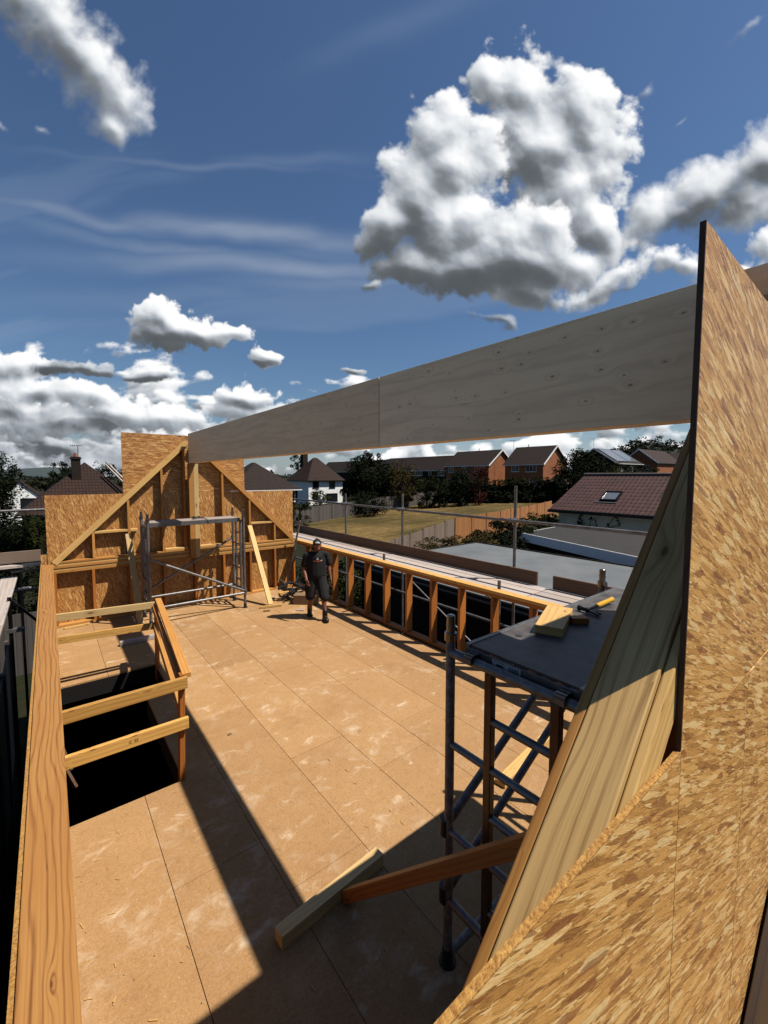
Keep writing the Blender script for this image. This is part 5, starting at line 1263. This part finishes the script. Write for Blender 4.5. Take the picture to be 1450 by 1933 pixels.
    # right hand bank
    layer(ell([(1170, 535, 80, 26, 8), (1260, 515, 85, 26, 6), (1180, 480, 50, 26, 0), (1450, 455, 36, 40, 0), (1400, 505, 60, 14, 0), (1120, 560, 60, 18, 0)], .9), [(1180, 555, 90, 14, 0, .5)], B2, .5, .3, .03, .6, .03)
    layer(ell([(1440, 290, 120, 46, 30), (1330, 360, 130, 52, 32), (1240, 425, 90, 48, 36), (1520, 330, 150, 70, 10), (1420, 370, 120, 50, 26)], .7),
          [(1330, 415, 150, 36, 30, .95), (1450, 350, 130, 36, 24, .85), (1260, 460, 60, 22, 20, .5), (1500, 300, 90, 30, 20, .4)], B, .38, .32, .05, .45, .0)
    # the big tower
    layer(ell([(925, 150, 56, 50, 90), (985, 175, 72, 80, 0), (1100, 195, 66, 52, 0), (1120, 270, 68, 90, 8), (1020, 270, 95, 90, 0), (1060, 370, 95, 95, 0), (1130, 430, 55, 60, 0), (1090, 500, 62, 34, 0)], .5),
          [(1010, 330, 90, 44, 35, .55), (960, 250, 44, 36, 0, .35), (1080, 280, 46, 40, 30, .35), (1110, 470, 60, 40, 0, .4), (1000, 410, 80, 46, 0, .5)], B, .6, .17, .055, .45, .02)
    layer(ell([(838, 240, 62, 60, 20), (860, 300, 80, 80, 0), (790, 350, 82, 70, 35), (730, 430, 62, 52, 30), (850, 420, 130, 82, 0), (960, 460, 110, 62, -8), (900, 500, 150, 44, 0), (980, 545, 80, 32, -10), (760, 500, 62, 30, 0), (1020, 420, 46, 40, 0)], .5),
          [(740, 455, 75, 62, 30, 1.05), (800, 350, 46, 66, 30, .55), (880, 525, 200, 44, -2, 1.15), (990, 540, 90, 42, -8, 1.), (780, 500, 80, 40, 0, 1.05), (880, 440, 60, 24, 10, .25)], B, .52, .17, .055, .35, .03)
    layer(ell([(930, 585, 40, 14, -10), (950, 600, 24, 12, 0), (700, 520, 20, 14, 0)], 1.2), [(940, 590, 80, 40, 0, .9), (700, 520, 60, 40, 0, .9)], B2, .5, .5, .03, .8, -.1)
    # long soft cloud top left
    layer(ell([(-60, -60, 120, 80, -48), (20, -10, 120, 84, -48), (100, 60, 130, 80, -48), (180, 130, 110, 74, -50), (225, 185, 66, 56, -48), (205, 235, 46, 28, -60)], .55),
          [(120, 130, 150, 40, -50, .55), (40, 40, 150, 34, -50, .5), (170, 200, 60, 30, -50, .4)], B*.7+.28, .30, .42, .06, .5, .06)
    # torn wisps to the right
    layer(ell([(1215, 185, 20, 7, 50), (1270, 240, 20, 5, 40), (1425, 35, 34, 8, 30), (1180, 290, 26, 20, 0), (100, 255, 14, 7, -20), (5, 245, 22, 9, -20)], .8), [], B2, .45, 1.3, .02, .8, -.12)
    # thin high streaks
    s1 = fbm(X*1.3+3, (Y - .16*X)*9 + (fbm(X*2, Y*2, 2, 610)-.5)*1.2, 5, 600, .5); st = sm(.50, .74, s1)*.12*(1 - sm(.55, .95, Y))
    for (u, v, a, b, r, k) in ((480, 440, 260, 16, -5, .44), (160, 410, 190, 13, -9, .28), (520, 500, 330, 18, -2, .34), (300, 465, 260, 12, -8, .22), (640, 530, 200, 16, 2, .22), (350, 560, 300, 20, 0, .12), (340, 305, 200, 7, -3, .16), (560, 300, 160, 12, 2, .10), (760, 40, 160, 24, 20, .08)):
        cx, cy = px(u, v); t = np.radians(r); ex = X + wx*.03 - cx; ey = Y + wy*.05 - cy
        q = ((ex*np.cos(t)+ey*np.sin(t))/(a/797.))**2 + ((-ex*np.sin(t)+ey*np.cos(t))/(b/797.))**2
        st = np.maximum(st, k*np.exp(-q)*(.6+.8*fbm(X*6, Y*30, 3, 630)))
    sc = np.array((4.4, 5.0, 5.9), np.float32); st = (st*(1-A))[..., None]
    rgb = rgb + sc*st; A = A + st[..., 0]
    return rgb, A, (x0, x1, y0, y1)
# --- end cloud map
rgb_, al_, (cx0, cx1, cy0, cy1) = cloud_map(px)
hh_, ww_ = al_.shape
im = bpy.data.images.new('cumulus', ww_, hh_, alpha=True, float_buffer=True); im.colorspace_settings.name = 'Non-Color'; im.alpha_mode = 'CHANNEL_PACKED'
im.pixels.foreach_set(np.concatenate([rgb_, al_[..., None]], -1).astype(np.float32).ravel()); im.update(); im.pack()
# laid out on the sky by compass bearing (tangent) and height above the horizon
dirv = nt.node('ShaderNodeTexCoord').outputs['Generated']
fwd = nt.math('MAXIMUM', nt.math('ABSOLUTE', nt.vm('DOT_PRODUCT', dirv, tuple(FW))), .05)
X_ = nt.math('DIVIDE', nt.vm('DOT_PRODUCT', dirv, tuple(RT)), fwd); Y_ = nt.math('DIVIDE', nt.sep(dirv)[2], fwd)
ti = nt.node('ShaderNodeTexImage', {'Vector': nt.comb(nt.mr(X_, cx0, cx1, 0, 1), nt.mr(Y_, cy0, cy1, 0, 1), 0.)}, extension='CLIP', interpolation='Linear'); ti.image = im
for nd in nt.n:
    if nd.type == 'MAP_RANGE': nd.clamp = False
front = nt.math('GREATER_THAN', nt.vm('DOT_PRODUCT', dirv, tuple(FW)), .05)
base = nt.mix(1., sky.outputs[0], (.54, .66, .80), 'MULTIPLY')
keep = nt.math('SUBTRACT', 1., nt.math('MULTIPLY', ti.outputs['Alpha'], front))
kb = nt.vm('SCALE', base); nt.set(kb.node, 3, keep)
cc_ = nt.vm('SCALE', ti.outputs['Color']); nt.set(cc_.node, 3, front); fin = nt.vm('ADD', kb, cc_)
nt.set(bg, 'Color', fin); nt.set(bg, 'Strength', .0565)

# =================================================================== 17. SUN, CAMERA, VIEW
sd_ = bpy.data.lights.new('sun', 'SUN'); sd_.energy = 5.; sd_.angle = radians(.55); sd_.color = (1, .93, .82)
so = bpy.data.objects.new('sun', sd_); so.rotation_euler = SUN.to_track_quat('Z', 'Y').to_euler(); so.location = (5, -5, 12); COL.objects.link(so)
cd = bpy.data.cameras.new('camera'); cam = bpy.data.objects.new('camera', cd); COL.objects.link(cam); S.camera = cam
cam.location = (0, 0, H); cd.sensor_fit = 'HORIZONTAL'; cd.sensor_width = 36; cd.lens = F/1450*36; cd.clip_start = .02; cd.clip_end = 9000
cam.rotation_euler = (pi/2 - P, 0, -YW); cd.shift_y = -(966.5 - V0)/1450
S.view_settings.view_transform = 'Standard'; S.view_settings.look = 'None'; S.view_settings.exposure = .82; S.view_settings.gamma = 1
S.render.resolution_x = 768; S.render.resolution_y = 1024
S.cycles.max_bounces = 6; S.cycles.diffuse_bounces = 1; S.cycles.use_denoising = True
